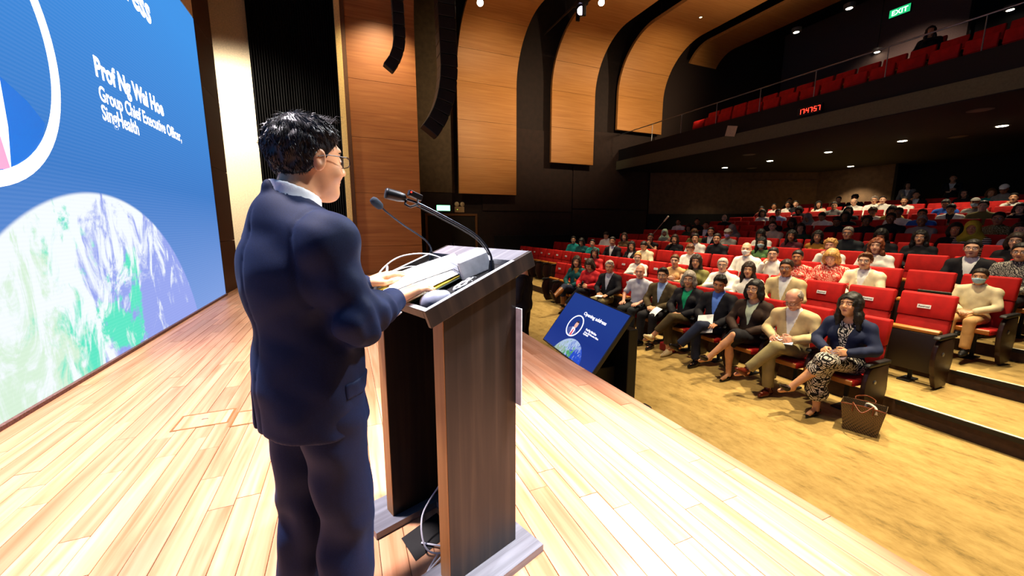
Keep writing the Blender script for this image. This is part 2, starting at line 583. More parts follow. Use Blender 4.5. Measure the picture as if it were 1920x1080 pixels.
def seated(lean=0.0, legs='sit', arms='lap', hy=0.0, hp=0.05, ht=0.0, female=False, sit=0.0, tall=0.0, sh=None):
    """joints of a seated figure: x forward, y left, z up from the floor; the seat is 0.44 high"""
    J = {}
    w = (.165 if female else .185) if sh is None else sh
    t = tall
    J['female'] = female
    J['pel'] = A3(.0+sit, 0, .545)
    J['chest'] = A3(-.045+lean*.6+sit, 0, .835+t*.6)
    J['neck'] = A3(-.055+lean+sit, 0, 1.045+t)
    J['hR'] = rotm(hy, hp, ht)
    J['hc'] = J['neck']+A3(.040+.03*max(hp, 0), -.05*math.sin(ht)*1.5, .132-.03*max(hp, 0))
    for s, L in ((1, 'L'), (-1, 'R')):
        J['sh'+L] = A3(-.055+lean*.85+sit, w*s, .948+t*.9)
        J['hip'+L] = A3(.02+sit, .088*s, .535)
        J['kn'+L] = A3(.44+sit, .105*s, .525)
        J['an'+L] = A3(.455+sit, .105*s, .085)
        J['to'+L] = A3(.60+sit, .125*s, .035)
        arm = arms if isinstance(arms, str) else arms[0 if s > 0 else 1]
        el, wr, hd, hn = {
            'lap':   ((.05, .255, .735), (.245, .085, .660), (.75, -.62, -.15), (.2, .3, 1)),
            'thigh': ((.06, .265, .745), (.27, .150, .645), (1, -.15, -.08), (0, .15, 1)),
            'fold':  ((.09, .245, .770), (.195, -.005+.06*(s > 0), .805-.03*s), (.05, -1, .05), (1, 0, .3)),
            'hold':  ((.04, .265, .750), (.255, .130, .720), (.8, -.5, .1), (.1, .9, .35)),
            'cheek': ((.17, .20, .735), (.135, .095, .985), (-.35, -.35, 1), (.75, .65, .1)),
            'write': ((.05, .265, .750), (.275, .090, .725), (.9, -.45, -.15), (0, .75, .7)),
            'arm':   ((-.03, .275, .725), (.21, .27, .690), (1, -.05, -.1), (0, .1, 1)),
            'raise': ((.10, .24, .80), (.20, .10, .97), (.3, -.4, .9), (.8, .5, 0)),
        }[arm]
        f = lambda p: A3(p[0]+sit+lean*.5, p[1]*s, p[2]+t*.3)
        J['el'+L] = f(el); J['wr'+L] = f(wr)
        J['hd'+L] = (hd[0], hd[1]*s, hd[2]); J['hn'+L] = (hn[0], hn[1]*s, hn[2])
        J['curl'+L] = {'lap': .75, 'fold': .35, 'cheek': .9, 'hold': .8, 'write': .9, 'raise': .8}.get(arm, .35)
    if legs in ('crossR', 'crossL'):
        s, A, B = (-1, 'R', 'L') if legs == 'crossR' else (1, 'L', 'R')
        J['kn'+A] = A3(.47+sit, .02*s, .635); J['an'+A] = A3(.63+sit, -.19*s, .32); J['to'+A] = A3(.755+sit, -.25*s, .27)
        J['kn'+B] = A3(.43+sit, -.06*s, .52); J['an'+B] = A3(.40+sit, -.045*s, .085); J['to'+B] = A3(.545+sit, -.05*s, .035)
    elif legs == 'ankle':      # ankles crossed, stretched out
        J['kn'+'L'] = A3(.45+sit, .07, .50); J['knR'] = A3(.45+sit, -.07, .50)
        J['anL'] = A3(.66+sit, -.04, .09); J['toL'] = A3(.79+sit, -.06, .10)
        J['anR'] = A3(.62+sit, .05, .09); J['toR'] = A3(.75+sit, .08, .08)
    elif legs == 'tuck':
        for s, L in ((1, 'L'), (-1, 'R')):
            J['kn'+L] = A3(.44+sit, .07*s, .525); J['an'+L] = A3(.36+sit, .07*s, .085); J['to'+L] = A3(.50+sit, .085*s, .035)
    return J

def torso(J, g=0.0, bust=True, belly=0.0, k=.05):
    d = SDF(); fem = J.get('female')
    pel, ch, nk = J['pel'], J['chest'], J['neck']
    w = abs(float(np.linalg.norm(J['shL']-J['shR'])))/2/.185
    lat = nrm(J['shL']-J['shR']); fwd = nrm(np.cross(lat, (0, 0, 1)))
    R = np.stack([fwd, lat, np.cross(fwd, lat)], 1)
    d.u(ell(pel, (.120+g, .165*(1.0 if fem else .96)+g, .115+g), R))
    d.u(ell((pel+ch)/2+A3(fwd)*(.01+belly*.5), (.108+g+belly, .140*w+g+belly*.5, .17+g), R), k)
    d.u(ell(ch, (.112+g, .158*w+g, .175+g), R), k)
    d.u(rc(J['shL'], J['shR'], .047+g, .047+g), k)
    d.u(rc(nk+A3(0, 0, -.03), J['shL'], .046+g, .042+g), .04)
    d.u(rc(nk+A3(0, 0, -.03), J['shR'], .046+g, .042+g), .04)
    if fem and bust:
        for s in (-1, 1):
            d.u(ell(ch+A3(fwd)*.085+A3(lat)*.075*s+A3(0, 0, .015), (.06+g, .066+g, .065+g), R), .03)
    return d

def arm_prims(d, J, side, ru, re, rw, upto=1.0, k=.03, g=0.0, from_=0.0):
    s, e, w = J['sh'+side], J['el'+side], J['wr'+side]
    if upto <= 0.5:                       # short sleeve
        t = upto*2
        d.u(rc(s, s+(e-s)*t, ru+g, (ru+(re-ru)*t)+g), k)
    else:
        t = (upto-.5)*2
        d.u(rc(s, e, ru+g, re+g), k)
        d.u(rc(e, e+(w-e)*t, re+g, (re+(rw-re)*t)+g), .02)

def folds(amp, seed=0):
    rng = np.random.RandomState(seed)
    W = rng.normal(0, 1, (5, 3))*np.array([26, 26, 20]); ph = rng.rand(5)*6.28
    W = W.astype(f32)
    def f(P):
        o = np.zeros(len(P), f32)
        for w, p in zip(W, ph):
            o += np.sin(P@w+p+1.4*np.sin(P@w[[1, 2, 0]]*.6))
        return o*f32(amp/3.0)
    return f

def body_mesh(name, J, h=.013, hh=.0055, hhand=.0065, mats=(), bare_legs=True, wide=1.0, hs=1.0, hands=True):
    """one continuous skin surface: torso, limbs, hands, neck and head"""
    d = torso(J, -.006)
    for s in 'LR':
        arm_prims(d, J, s, .043, .036, .0255, 1.0, .03)
        a = J['an'+s]; kn = J['kn'+s]; hp_ = J['hip'+s]
        d.u(rc(hp_, kn, .078, .052), .03)
        lg = SDF(); body_d = d; d = lg
        d.u(rc(kn, kn+(a-kn)*.42+A3(-.012, 0, 0), .052, .050), .02)
        d.u(rc(kn+(a-kn)*.4+A3(-.012, 0, 0), a, .050, .034), .02)
        to = J['to'+s]
        d.u(rc(a+A3(-.01, 0, -.03), to, .033, .024), .02)
        d = body_d; mid_ = (kn+to)/2
        d.u(local(lg, mid_, float(np.linalg.norm(kn-to))/2+.16), .02)
    hR, hc = J['hR'], J['hc']
    d.u(rc(J['neck']+A3(-.012, 0, -.04), hc+A3(hR@A3(-.022, 0, -.035)), .058, .051), .03)
    d.u(local(wrap(head_sdf(J.get('female'), wide), hc, hR, hs), hc, .24), .012)
    boxes = [(hc-A3(.17, .16, .125), hc+A3(.17, .16, .17), hh)]
    if hands:
        for s, sd in (('L', 1), ('R', -1)):
            o, mid = hand_prims(J['wr'+s], J['hd'+s], J['hn'+s], sd, J.get('curl'+s, .5), .93 if J.get('female') else 1.0)
            d.u(local(o, mid, .19), .010)
            boxes.append((mid-A3(.105, .105, .105), mid+A3(.105, .105, .105), hhand))
        a, b = boxes[1][0:2], boxes[2][0:2]
        lo = np.maximum(a[0], b[0]); hi = np.minimum(a[1], b[1])
        if (hi-lo > 0).all():             # hands together: one shared fine box
            boxes = [boxes[0], (np.minimum(a[0], b[0]), np.maximum(a[1], b[1]), hhand)]
    pts = np.array([J[k] for k in J if isinstance(J[k], np.ndarray) and J[k].shape == (3,)])
    lo = pts.min(0)-.2; hi = pts.max(0)+.2
    lo[2] = max(lo[2], -.02)
    def region(Cn):
        Q = ((Cn-hc)@hR)/hs
        m = head_region(Q)
        m[(np.abs(Q) > .16).any(1)] = 0
        return m
    return sdf_mesh(name, d, lo, hi, h, boxes, mats, region)

def garment_top(J, g=.012, sleeve=1.0, hem=None, seed=0, fold=.004, collar=0.0, belly=0.0, vneck=None, bust=True, h=.012, neckcut=.075, loose=0.0, open_front=None):
    """shirt, jumper or jacket; vneck = (width at collar, z of the point) opens the front; hem cuts at z"""
    d = torso(J, g, bust, belly)
    if hem is not None and loose:
        p = J['pel']; d.u(ell(p+A3(0, 0, -.02), (.14+g+loose, .185+g+loose, .16)), .06)
    if sleeve > 0:
        for s in 'LR': arm_prims(d, J, s, .047, .045, .037, sleeve*.985, .035, g*.6)
    nk = J['neck']; hR = J['hR']
    up = nrm(np.array(J['hc'])-np.array(nk))
    if collar: d.u(rc(nk+A3(-.010, 0, -.06), nk+A3(up)*collar+A3(-.010, 0, 0), .078, .066), .02)
    if fold: d.disp(folds(fold, seed))
    d.sub(rc(nk+A3(.0, 0, collar+.01-.035), nk+A3(up)*.2, neckcut-.014 if collar else neckcut, .085), .008)
    if hem is not None: d.i(half((0, 0, -1), -hem), .01)
    if vneck is not None:
        wv, zv = vneck
        lat = nrm(J['shL']-J['shR']); fwd = nrm(np.cross(lat, (0, 0, 1)))
        ch = J['chest']; z0 = nk[2]+.01
        apex = A3(ch[0], ch[1], zv)
        hw = wv; hh_ = z0-zv
        n1 = lat*hh_-np.array((0, 0, 1.0))*hw; n2 = -lat*hh_-np.array((0, 0, 1.0))*hw
        a1 = halfp(n1, apex); a2 = halfp(n2, apex); a3 = halfp(-fwd, ch+A3(fwd)*.02)
        d.sub(lambda P: np.maximum(np.maximum(a1(P), a2(P)), a3(P)), .004)
    pts = np.array([J[k] for k in ('pel', 'chest', 'neck', 'shL', 'shR', 'elL', 'elR', 'wrL', 'wrR')])
    return d, pts.min(0)-.22, pts.max(0)+.20, h

def trousers_sdf(J, g=.0, hem=.0, seed=3, skirt=None, length=1.0):
    """trousers or, with skirt = cut fraction along the thigh, a skirt"""
    d = SDF(); p = J['pel']
    d.u(ell(p+A3(0, 0, -.005), (.130+g, .178+g, .115+g)))
    for s in 'LR':
        hp, kn, an = J['hip'+s], J['kn'+s], J['an'+s]
        if skirt is not None:
            d.u(rc(hp, hp+(kn-hp)*skirt, .092+g, .080+g), .05)
            continue
        d.u(rc(hp, kn, .092+g, .070+g), .035)
        e = kn+(an-kn)*.93*length
        d.u(rc(kn, e, .070+g, .062+g), .012)
        ax = nrm(an-kn); cut = e+A3(ax)*.005
        d.sub(lambda P, c_=halfp(-ax, cut), b_=rc(cut, cut+A3(ax)*.1, .09, .09): np.maximum(c_(P), b_(P)), .004)
    if skirt is not None:
        a = J['hipL']+(J['knL']-J['hipL'])*skirt; b = J['hipR']+(J['knR']-J['hipR'])*skirt
        d.u(rc(a, b, .075, .075), .06)
    d.disp(folds(.0045, seed))
    pts = np.array([J[k+s] for k in ('hip', 'kn', 'an') for s in 'LR']+[p])
    lo = pts.min(0)-.16; hi = pts.max(0)+.16
    return d, lo, hi

def shoe_sdf(J, s, heel=False):
    an, to = np.array(J['an'+s], float), np.array(J['to'+s], float)
    kn = np.array(J['kn'+s], float)
    dn = nrm(an-kn); fw = to-an; fw = nrm(fw-dn*(fw@dn))
    if abs(an[2]-.085) < .03: dn = np.array((0, 0, -1.0)); fw = nrm((to-an)*np.array((1, 1, 0)))
    base = an+dn*.062
    d = SDF()
    hl = base-fw*.045; tp = base+fw*.165
    d.u(rc(hl-dn*.014, base+fw*.05-dn*.018, .038, .041))
    d.u(rc(base+fw*.05-dn*.012, tp-dn*.006, .041, .024), .02)
    d.u(rc(hl-dn*.02, an-dn*.01, .036, .040), .02)
    d.i(halfp(dn, base+dn*.018), .004)
    d.sub(rc(an-dn*.012, an-dn*.14, .034, .05), .006)
    if heel:
        d = SDF()
        d.u(rc(hl-dn*.02, base+fw*.05-dn*.01, .030, .033)); d.u(rc(base+fw*.05-dn*.006, tp+fw*.02, .033, .010), .02)
        d.sub(rc(an-dn*.045, base+fw*.06-dn*.055, .028, .026), .008)
        d.u(rc(hl-dn*.005, hl+dn*.03, .009, .005), .01)
    pts = np.stack([hl, tp+fw*.03, an-dn*.03])
    return d, pts.min(0)-.08, pts.max(0)+.08

def hair_sdf(kind, wide=1.0, thick=.013):
    """in head-local coordinates"""
    d = SDF()
    if kind == 'hijab':
        d.u(ell((-.012, 0, .03), (.125, .102, .125)))
        d.u(ell((-.01, 0, -.12), (.13, .125, .12)), .06)
        d.u(rc((-.02, -.10, -.19), (-.02, .10, -.19), .085, .085), .06)
        d.sub(ell((.112, 0, -.02), (.075, .058, .088)), .02)
        d.sub(head_base().off(.004), .004)
        d.disp(folds(.006, 5))
        return d, (-.22, -.25, -.32), (.2, .25, .19)
    if kind == 'cap':
        d.u(ell((-.012, 0, .050), (.112, .092, .095)))
        d.i(half((0, 0, -1), -.055), .006)
        d.u(ell((.085, 0, .062), (.065, .070, .010)), .01)
        return d, (-.15, -.13, .03), (.2, .13, .17)
    if kind in ('short', 'side', 'bun', 'rim'): thick = min(thick, .008)
    hb = head_base(wide=wide).off(thick)
    d.add(hb)
    if kind in ('short', 'spiky', 'side'):
        d.u(ell((-.005, 0, .071), (.086+thick*.2, .070+thick*.2, .054+thick*.5)), .02)
        if kind == 'side': d.u(ell((.045, .012, .102), (.050, .060, .028), rotm(0, -.2, .15)), .02)
        d.i(lambda P: (P[:, 0]-f32(.040))*f32(.74)-f32(.67)*(P[:, 2]-f32(.034)), .010)
        d.i(lambda P: (f32(-.012)+np.where(P[:, 0] < 0, P[:, 0]*f32(.62), P[:, 0]*f32(-.5)))-P[:, 2], .012)
        d.sub(ell((.0, .085*wide, -.004), (.024, .02, .034)), .004); d.sub(ell((.0, -.085*wide, -.004), (.024, .02, .034)), .004)
        amp = .004 if kind == 'short' else .007
    elif kind == 'rim':
        d.i(lambda P: (P[:, 0]-f32(.012))*f32(.9)-f32(.2)*(P[:, 2]-f32(.02)), .010)
        d.i(lambda P: (f32(-.02)+P[:, 0]*f32(.55))-P[:, 2], .012)
        d.sub(ell((.02, 0, .14), (.16, .066, .10)), .012)
        d.sub(ell((.0, .085*wide, -.004), (.024, .02, .034)), .004); d.sub(ell((.0, -.085*wide, -.004), (.024, .02, .034)), .004)
        amp = .003
    elif kind in ('long', 'bob', 'fringe', 'wavy'):
        low = -.235 if kind in ('long', 'wavy') else -.105
        d.u(ell((-.015, 0, .055), (.108, .088, .090)), .02)
        for s in (-1, 1):
            d.u(rc((.020, .079*s, .045), (.010, .090*s, low*.55), .026, .030), .03)
            d.u(rc((.010, .088*s, low*.5), (-.005, .092*s, low), .032, .022), .03)
        d.u(rc((-.075, 0, .02), (-.090, 0, low), .062, .055), .05)
        d.u(rc((-.06, -.06, low*.4), (-.07, -.065, low), .04, .034), .04)
        d.u(rc((-.06, .06, low*.4), (-.07, .065, low), .04, .034), .04)
        zf = .030 if kind == 'fringe' else .072
        d.sub(lambda P: np.maximum(np.maximum(f32(.030)-P[:, 0], np.abs(P[:, 1])-(f32(.058)+np.minimum(P[:, 2], 0)*f32(.05))), P[:, 2]-(f32(zf)-np.abs(P[:, 1])*f32(.35))), .012)
        d.sub(ell((.06, 0, -.11), (.09, .060, .09)), .015)
        amp = .006 if kind == 'wavy' else .004
    elif kind == 'bun':
        d.u(ell((-.005, 0, .070), (.088, .074, .062)), .02)
        d.i(lambda P: (P[:, 0]-f32(.036))*f32(.74)-f32(.67)*(P[:, 2]-f32(.034)), .010)
        d.i(lambda P: (f32(-.012)+np.where(P[:, 0] < 0, P[:, 0]*f32(.62), P[:, 0]*f32(-.5)))-P[:, 2], .012)
        d.sub(ell((.0, .085*wide, -.004), (.024, .02, .034)), .004); d.sub(ell((.0, -.085*wide, -.004), (.024, .02, .034)), .004)
        d.u(ell((-.115, 0, .035), (.045, .045, .045)), .02)
        amp = .003
    elif kind == 'curly':
        d.u(ell((-.012, 0, .060), (.115, .100, .092)), .02)
        d.i(lambda P: (P[:, 0]-f32(.046))*f32(.74)-f32(.67)*(P[:, 2]-f32(.034)), .010)
        d.i(lambda P: (f32(-.03)+np.where(P[:, 0] < 0, P[:, 0]*f32(.6), P[:, 0]*f32(-.5)))-P[:, 2], .012)
        amp = .012
    fo = folds(amp, hash(kind) % 97 if False else len(kind)*7)
    d.disp(lambda P: fo(P*f32(1.9))+f32(.4)*fo(P[:, [1, 2, 0]]*f32(5.3)))
    return d, (-.19, -.16, -.33 if kind in ('long', 'wavy') else -.19), (.15, .16, .19)

def mask_sdf():
    d = SDF(); d.add(head_sdf().off(.006))
    d.u(ell((.085, 0, -.045), (.030, .038, .040)), .02)
    d.i(lambda P: np.maximum(np.abs(P[:, 2]+f32(.050))-f32(.046)+f32(.25)*np.abs(P[:, 1]), f32(.022)-P[:, 0]), .006)
    for s in (-1, 1): d.u(rc((.03, .073*s, -.02), (-.012, .086*s, .012), .0028, .0028), .002)
    return d, (-.04, -.11, -.13), (.16, .11, .05)

def glasses_mesh(name, mat, lens, w=.024, hgt=.017, r=.0018, full=True):
    m = MB()
    for s in (-1, 1):
        cx, cy, cz = .103, .033*s, .006
        pts = [(cx-.010*(abs(w*math.cos(a)*s+cy)/.06)**2, cy+w*math.copysign(abs(math.cos(a))**.7, math.cos(a)), cz+hgt*math.copysign(abs(math.sin(a))**.7, math.sin(a))) for a in np.linspace(0, 2*PI, 17)]
        m.tube(pts, r, 6, 0, False)
        o = len(m.v)
        m.add([(p[0]-.0005, p[1], p[2]) for p in pts[:-1]], [tuple(range(16))], 1)
        m.tube([(.100, .057*s, .014), (.080, .074*s, .016), (.02, .084*s, .014), (-.015, .085*s, .006)], r, 6)
    m.tube([(.104, -.010, .010), (.106, 0, .012), (.104, .010, .010)], r, 6)
    return m.mesh(name, [mat, lens])

# materials of people
def skin(name, col, rough=.48):
    m = NT(name).set(rough, 0, .45)
    c = lin(col)
    nz = m.n('ShaderNodeTexNoise'); nz.inputs['Scale'].default_value = 22; nz.inputs['Detail'].default_value = 4
    m.l(m.coords(), nz.inputs['Vector'])
    r = m.ramp([(.25, tuple(x*.86 for x in c[:3])+(1,)), (.75, (min(1, c[0]*1.10), c[1]*1.05, c[2]*1.02, 1))])
    m.l(nz.outputs['Fac'], r.inputs['Fac'])
    m.l(r.outputs['Color'], m.b.inputs['Base Color'])
    m.b.inputs['Subsurface Weight'].default_value = .12
    m.b.inputs['Subsurface Radius'].default_value = (.012, .005, .003)
    return m.m
def hairm(name, col, rough=.58):
    m = NT(name).set(rough, 0, .35)
    c = lin(col)
    w = m.n('ShaderNodeTexNoise'); w.inputs['Scale'].default_value = 60; w.inputs['Detail'].default_value = 3
    m.l(m.coords((1, 1, .18)), w.inputs['Vector'])
    r = m.ramp([(.3, tuple(x*.5 for x in c[:3])+(1,)), (.7, tuple(min(1, x*1.6) for x in c[:3])+(1,))])
    m.l(w.outputs['Fac'], r.inputs['Fac'])
    m.l(r.outputs['Color'], m.b.inputs['Base Color'])
    m.bump(w.outputs['Fac'], .5, .004)
    return m.m
SKIN = {'fair': skin('skin_fair', '#e3b08d'), 'light': skin('skin_light', '#d29b72'), 'tan': skin('skin_tan', '#b87c52'), 'brown': skin('skin_brown', '#8a5836'),
        'pink': skin('skin_pink', '#dd9f83')}
LIP = {'fair': plain('lip_fair', '#b5635a', .4), 'light': plain('lip_light', '#a85c4f', .4), 'tan': plain('lip_tan', '#8e4c40', .4), 'brown': plain('lip_brown', '#6b3a30', .4), 'pink': plain('lip_pink', '#b8645c', .4)}
EYEW = plain('eye_white', '#e6e0d8', .25)
HAIR = {'black': hairm('hair_black', '#17130f'), 'dark': hairm('hair_dark_brown', '#2b1d13'), 'brown': hairm('hair_brown', '#5a3618'), 'auburn': hairm('hair_auburn', '#6e3517'),
        'blond': hairm('hair_blond', '#b98a4a'), 'grey': hairm('hair_grey', '#8d8377'), 'silver': hairm('hair_silver', '#bdb3a2'), 'white': hairm('hair_white', '#ece6dc')}
DARKEYE = plain('eye_dark', '#1a120d', .3)
GLASSM = plain('spectacle_frame', '#171412', .3, .3)
def _lens():
    m = NT('spectacle_lens').set(.05, 0, .6, (.9, .95, 1, 1))
    m.b.inputs['Alpha'].default_value = .12
    return m.m
LENS = _lens()
MASKM = {'blue': cloth('mask_blue', '#a9d0dd'), 'white': cloth('mask_white', '#eeeae4'), 'purple': cloth('mask_purple', '#a98ac0')}
def body_mats(sk, br='black'): return [SKIN[sk], LIP[sk], EYEW, DARKEYE]

HAIRME = {}
def hair_mesh(kind, h=.0065):
    if kind not in HAIRME:
        d, lo, hi = hair_sdf(kind)
        HAIRME[kind] = sdf_mesh('hair_'+kind, d, lo, hi, h, mats=[HAIR['black']])
    return HAIRME[kind]
MASKME = GLASSME = None
def head_acc(name, me, parent, J, mats, hs=1.0):
    o = inst(name, me, parent, mats)
    M = Matrix([list(map(float, r)) for r in J['hR']]).to_4x4()
    M.translation = Vector([float(x) for x in J['hc']])
    o.matrix_local = M @ Matrix.Scale(hs, 4)
    return o
def add_head_things(root, J, hair=None, hcol='black', glasses=False, mask=None, hs=1.0, hmat=None):
    global MASKME, GLASSME
    if hair and hair != 'bald':
        nm = {'hijab': 'headscarf', 'cap': 'cap'}.get(hair, 'hair')
        head_acc(nm, hair_mesh(hair), root, J, [hmat or HAIR[hcol]], hs)
    if glasses:
        if GLASSME is None: GLASSME = glasses_mesh('glasses', GLASSM, LENS)
        head_acc('glasses', GLASSME, root, J, [GLASSM, LENS], hs)
    if mask:
        if MASKME is None:
            d, lo, hi = mask_sdf(); MASKME = sdf_mesh('face_mask', d, lo, hi, .0045, mats=[MASKM['blue']])
        head_acc('face_mask', MASKME, root, J, [MASKM[mask]], hs)
# ---------------------------------------------------------------- the setting
STAGE_X = 2.07           # stage front edge
SCR_X = -2.25            # face of the LED wall
HALL_Z = -0.65           # carpet in front of the stage
SIDE_Y = 15.0            # side wall of the hall
TIER = [-.65, -.47, -.30, -.14, .01, .16, .32, .47, .63, .80, .98, 1.18, 1.38]
def row_x(k): return 5.25 + 1.12*(k-1)                 # seat back of row k (1-based)
def tier_x(k): return 5.35 + 1.12*(k-2)                # riser in front of row k
CEIL_Z = 11.2

def wood_mat(name, base, dark, light, grain_axis='x', scale=1.0, rough=.45, rand=None, bump=.15, spec=.4, contrast=1.0):
    m = NT(name).set(rough, 0, spec)
    st = {'x': (.6, 14, 14), 'y': (14, .6, 14), 'z': (14, 14, .6)}[grain_axis]
    v = m.coords(tuple(a*scale for a in st))
    if rand:
        if rand == 'object':
            oi = m.n('ShaderNodeObjectInfo'); rv = oi.outputs['Random']
        else:
            g = m.n('ShaderNodeNewGeometry'); rv = g.outputs['Random Per Island']
        ad = m.n('ShaderNodeVectorMath', operation='ADD')
        mul = m.n('ShaderNodeMath', operation='MULTIPLY'); mul.inputs[1].default_value = 37.0
        m.l(rv, mul.inputs[0]); m.l(v, ad.inputs[0]); m.l(mul.outputs[0], ad.inputs[1])
        v = ad.outputs[0]
    nz = m.n('ShaderNodeTexNoise'); nz.inputs['Scale'].default_value = 1.6; nz.inputs['Detail'].default_value = 6; nz.inputs['Distortion'].default_value = .6
    m.l(v, nz.inputs['Vector'])
    r = m.ramp([(.28, lin(dark)), (.5, lin(base)), (.72, lin(light))])
    m.l(nz.outputs['Fac'], r.inputs['Fac'])
    col = r.outputs['Color']
    if rand:
        hs = m.n('ShaderNodeHueSaturation')
        mr = m.n('ShaderNodeMapRange'); mr.inputs['To Min'].default_value = .76; mr.inputs['To Max'].default_value = 1.12
        m.l(rv, mr.inputs['Value']); m.l(mr.outputs[0], hs.inputs['Value'])
        m.l(col, hs.inputs['Color']); col = hs.outputs['Color']
    m.l(col, m.b.inputs['Base Color'])
    m.bump(nz.outputs['Fac'], bump, .002)
    return m.m

PLANK_O = wood_mat('stage_plank_wood', '#ca916a', '#b1724a', '#d8a580', 'y', 1.0, .36, 'object', .06)
PLANK_I = wood_mat('stage_plank_wood_far', '#ca916a', '#b1724a', '#d8a580', 'y', 1.0, .36, 'island', .06)
WALLWOOD = wood_mat('wall_veneer', '#9c602f', '#8d5226', '#a86b38', 'x', .8, .5, None, .03)
BANDWOOD = wood_mat('band_veneer', '#b37738', '#a86c30', '#bd8242', 'x', .8, .55, None, .03)
CREAM = plain('cream_paint', '#e9d3b0', .7)
DARKWALL = plain('dark_hall_wall', '#241711', .85, var=.1, scale=6)
BROWNWALL = plain('brown_hall_wall', '#5b4530', .85, var=.1, scale=6)
BLACKWALL = plain('black_wall', '#0a0807', .9)
BLACK = plain('black_matt', '#0b0b0c', .55)
BLACKGLOSS = plain('black_satin', '#121214', .3)
CURTAIN = cloth('black_curtain', '#070505', .9)
GOLD = plain('brass_trim', '#f0cf86', .35, .2)
METAL = plain('grey_metal', '#8d8f93', .35, .8)
WHITEPL = plain('white_plastic', '#e8e8e6', .4)

def struct(name, mb, mat, label, parent=None, smooth=False):
    o = mb.obj(name, mat, parent, smooth)
    if parent is None: tag(o, label, None, None, 'structure')
    return o

# stage floor: a base slab with single planks
fl = MB()
fl.box((-6.5, -4.0, HALL_Z), (STAGE_X-.03, 15.0, -.022))
floor_stage = struct('floor_stage', fl, plain('stage_base', '#3a2412', .8), 'pale wooden plank floor of the stage under the lectern')
PW = .108
planks = []
rng = random.Random(3)
ix = 0
x = -2.43
while x < STAGE_X-.004:
    x1 = min(x+PW, STAGE_X)
    y = -3.2-rng.random()*1.3
    while y < 11.5:
        L = rng.choice((.9, 1.2, 1.2, 1.5, 1.8))
        planks.append((x, x1, y, min(y+L, 11.5), rng.uniform(-.0008, .0008)))
        y += L
    x = x1
def plank_key(p):
    cx, cy = (p[0]+p[1])/2, (p[2]+p[3])/2
    if cy < .3: return 100-cy
    return math.hypot(cx-.2, cy-.9)
planks.sort(key=plank_key)
def plank_geo(mb, x0, x1, y0, y1, dz):
    g = .0012
    mb.prism([(x0+g, -.022), (x1-g, -.022), (x1-g, -.0015+dz), (x1-g-.0015, dz), (x0+g+.0015, dz), (x0+g, -.0015+dz)], 'y', y0+g, y1-g)
pm = {}
for p in planks[:300]:
    key = (round(p[1]-p[0], 4), round(p[3]-p[2], 3))
    if key not in pm:
        mb = MB(); plank_geo(mb, 0, key[0], 0, key[1], 0); pm[key] = mb.mesh('plank', [PLANK_O])
    o = obj('plank', pm[key], floor_stage); o.location = (p[0], p[2], p[4])
mb = MB()
for p in planks[300:]: plank_geo(mb, *p)
o = mb.obj('planks_beyond', PLANK_I, floor_stage); o['kind'] = 'stuff'
# floor socket hatches in the stage
HATCH = MB()
def hatch(x0, y0, x1, y1, label):
    e = empty('floor_hatch', ((x0+x1)/2, (y0+y1)/2, 0)); tag(e, label, 'floor hatch', 'floor hatches in the stage')
    w, d = (x1-x0)/2, (y1-y0)/2
    f = MB()
    for a, b in (((-w, -d), (w, -d+.012)), ((-w, d-.012), (w, d)), ((-w, -d+.012), (-w+.012, d-.012)), ((w-.012, -d+.012), (w, d-.012))):
        f.box((a[0], a[1], .0006), (b[0], b[1], .0026))
    f.obj('hatch_frame', plain('hatch_frame', '#8a5a2c', .4), e)
    l = MB(); l.bbox((-w+.014, -d+.014, .0006), (w-.014, d-.014, .0022), .0005); l.obj('hatch_lid', PLANK_O, e)
    k = MB(); k.tube([(-.02, 0, .0024), (-.012, 0, .007), (.012, 0, .007), (.02, 0, .0024)], .002, 6); k.obj('finger_pull', METAL, e)
    return e
hatch(-1.17, 3.15, -.84, 3.39, 'wooden floor hatch with a small pull ring, the one nearer the LED wall')
hatch(-.82, 3.07, -.51, 3.31, 'wooden floor hatch with a small pull ring, just behind the speaker')

# LED wall base, back wall, side of the stage
bs = MB(); bs.box((SCR_X-.35, -3.5, 0), (SCR_X+.03, 9.29, .032))
struct('trim_1', bs, plain('led_base', '#6b4a45', .6, var=.2, scale=80), 'narrow brown plinth along the foot of the LED wall')
bw = MB(); bw.box((SCR_X-.6, -4.0, 0), (SCR_X-.35, 9.28, CEIL_Z)); bw.box((SCR_X-.35, -4.0, 5.05), (SCR_X+.0, 9.28, CEIL_Z))
wall_back = struct('wall_back', bw, CREAM, 'cream wall behind and above the LED wall')
pr = empty('wall_pier', (SCR_X-.12, 9.9, 0)); tag(pr, 'dark brown panelled return at the end of the LED wall', None, None, 'structure')
zz = 0
for hgt in (1.05, 1.45, 1.45, 1.1, 1.5, 1.5, 1.4):
    q = MB(); q.bbox((-.10, -.60, zz+.004), (.10, .62, zz+hgt-.004), .006); q.obj('panel', plain('pier_panel', '#4a2d1c', .6), pr); zz += hgt
cw = MB(); cw.box((-6.5, 13.0, 0), (-1.93, 13.2, CEIL_Z))
struct('wall_wing', cw, CREAM, 'cream lit wall in the wings beside the LED wall')
bx_ = MB(); bx_.box((-3.4, 12.1, 0), (-2.0, 12.9, .62))
bo = bx_.obj('draped_table', CURTAIN); tag(bo, 'low black draped block standing in front of the cream wing wall', 'table')

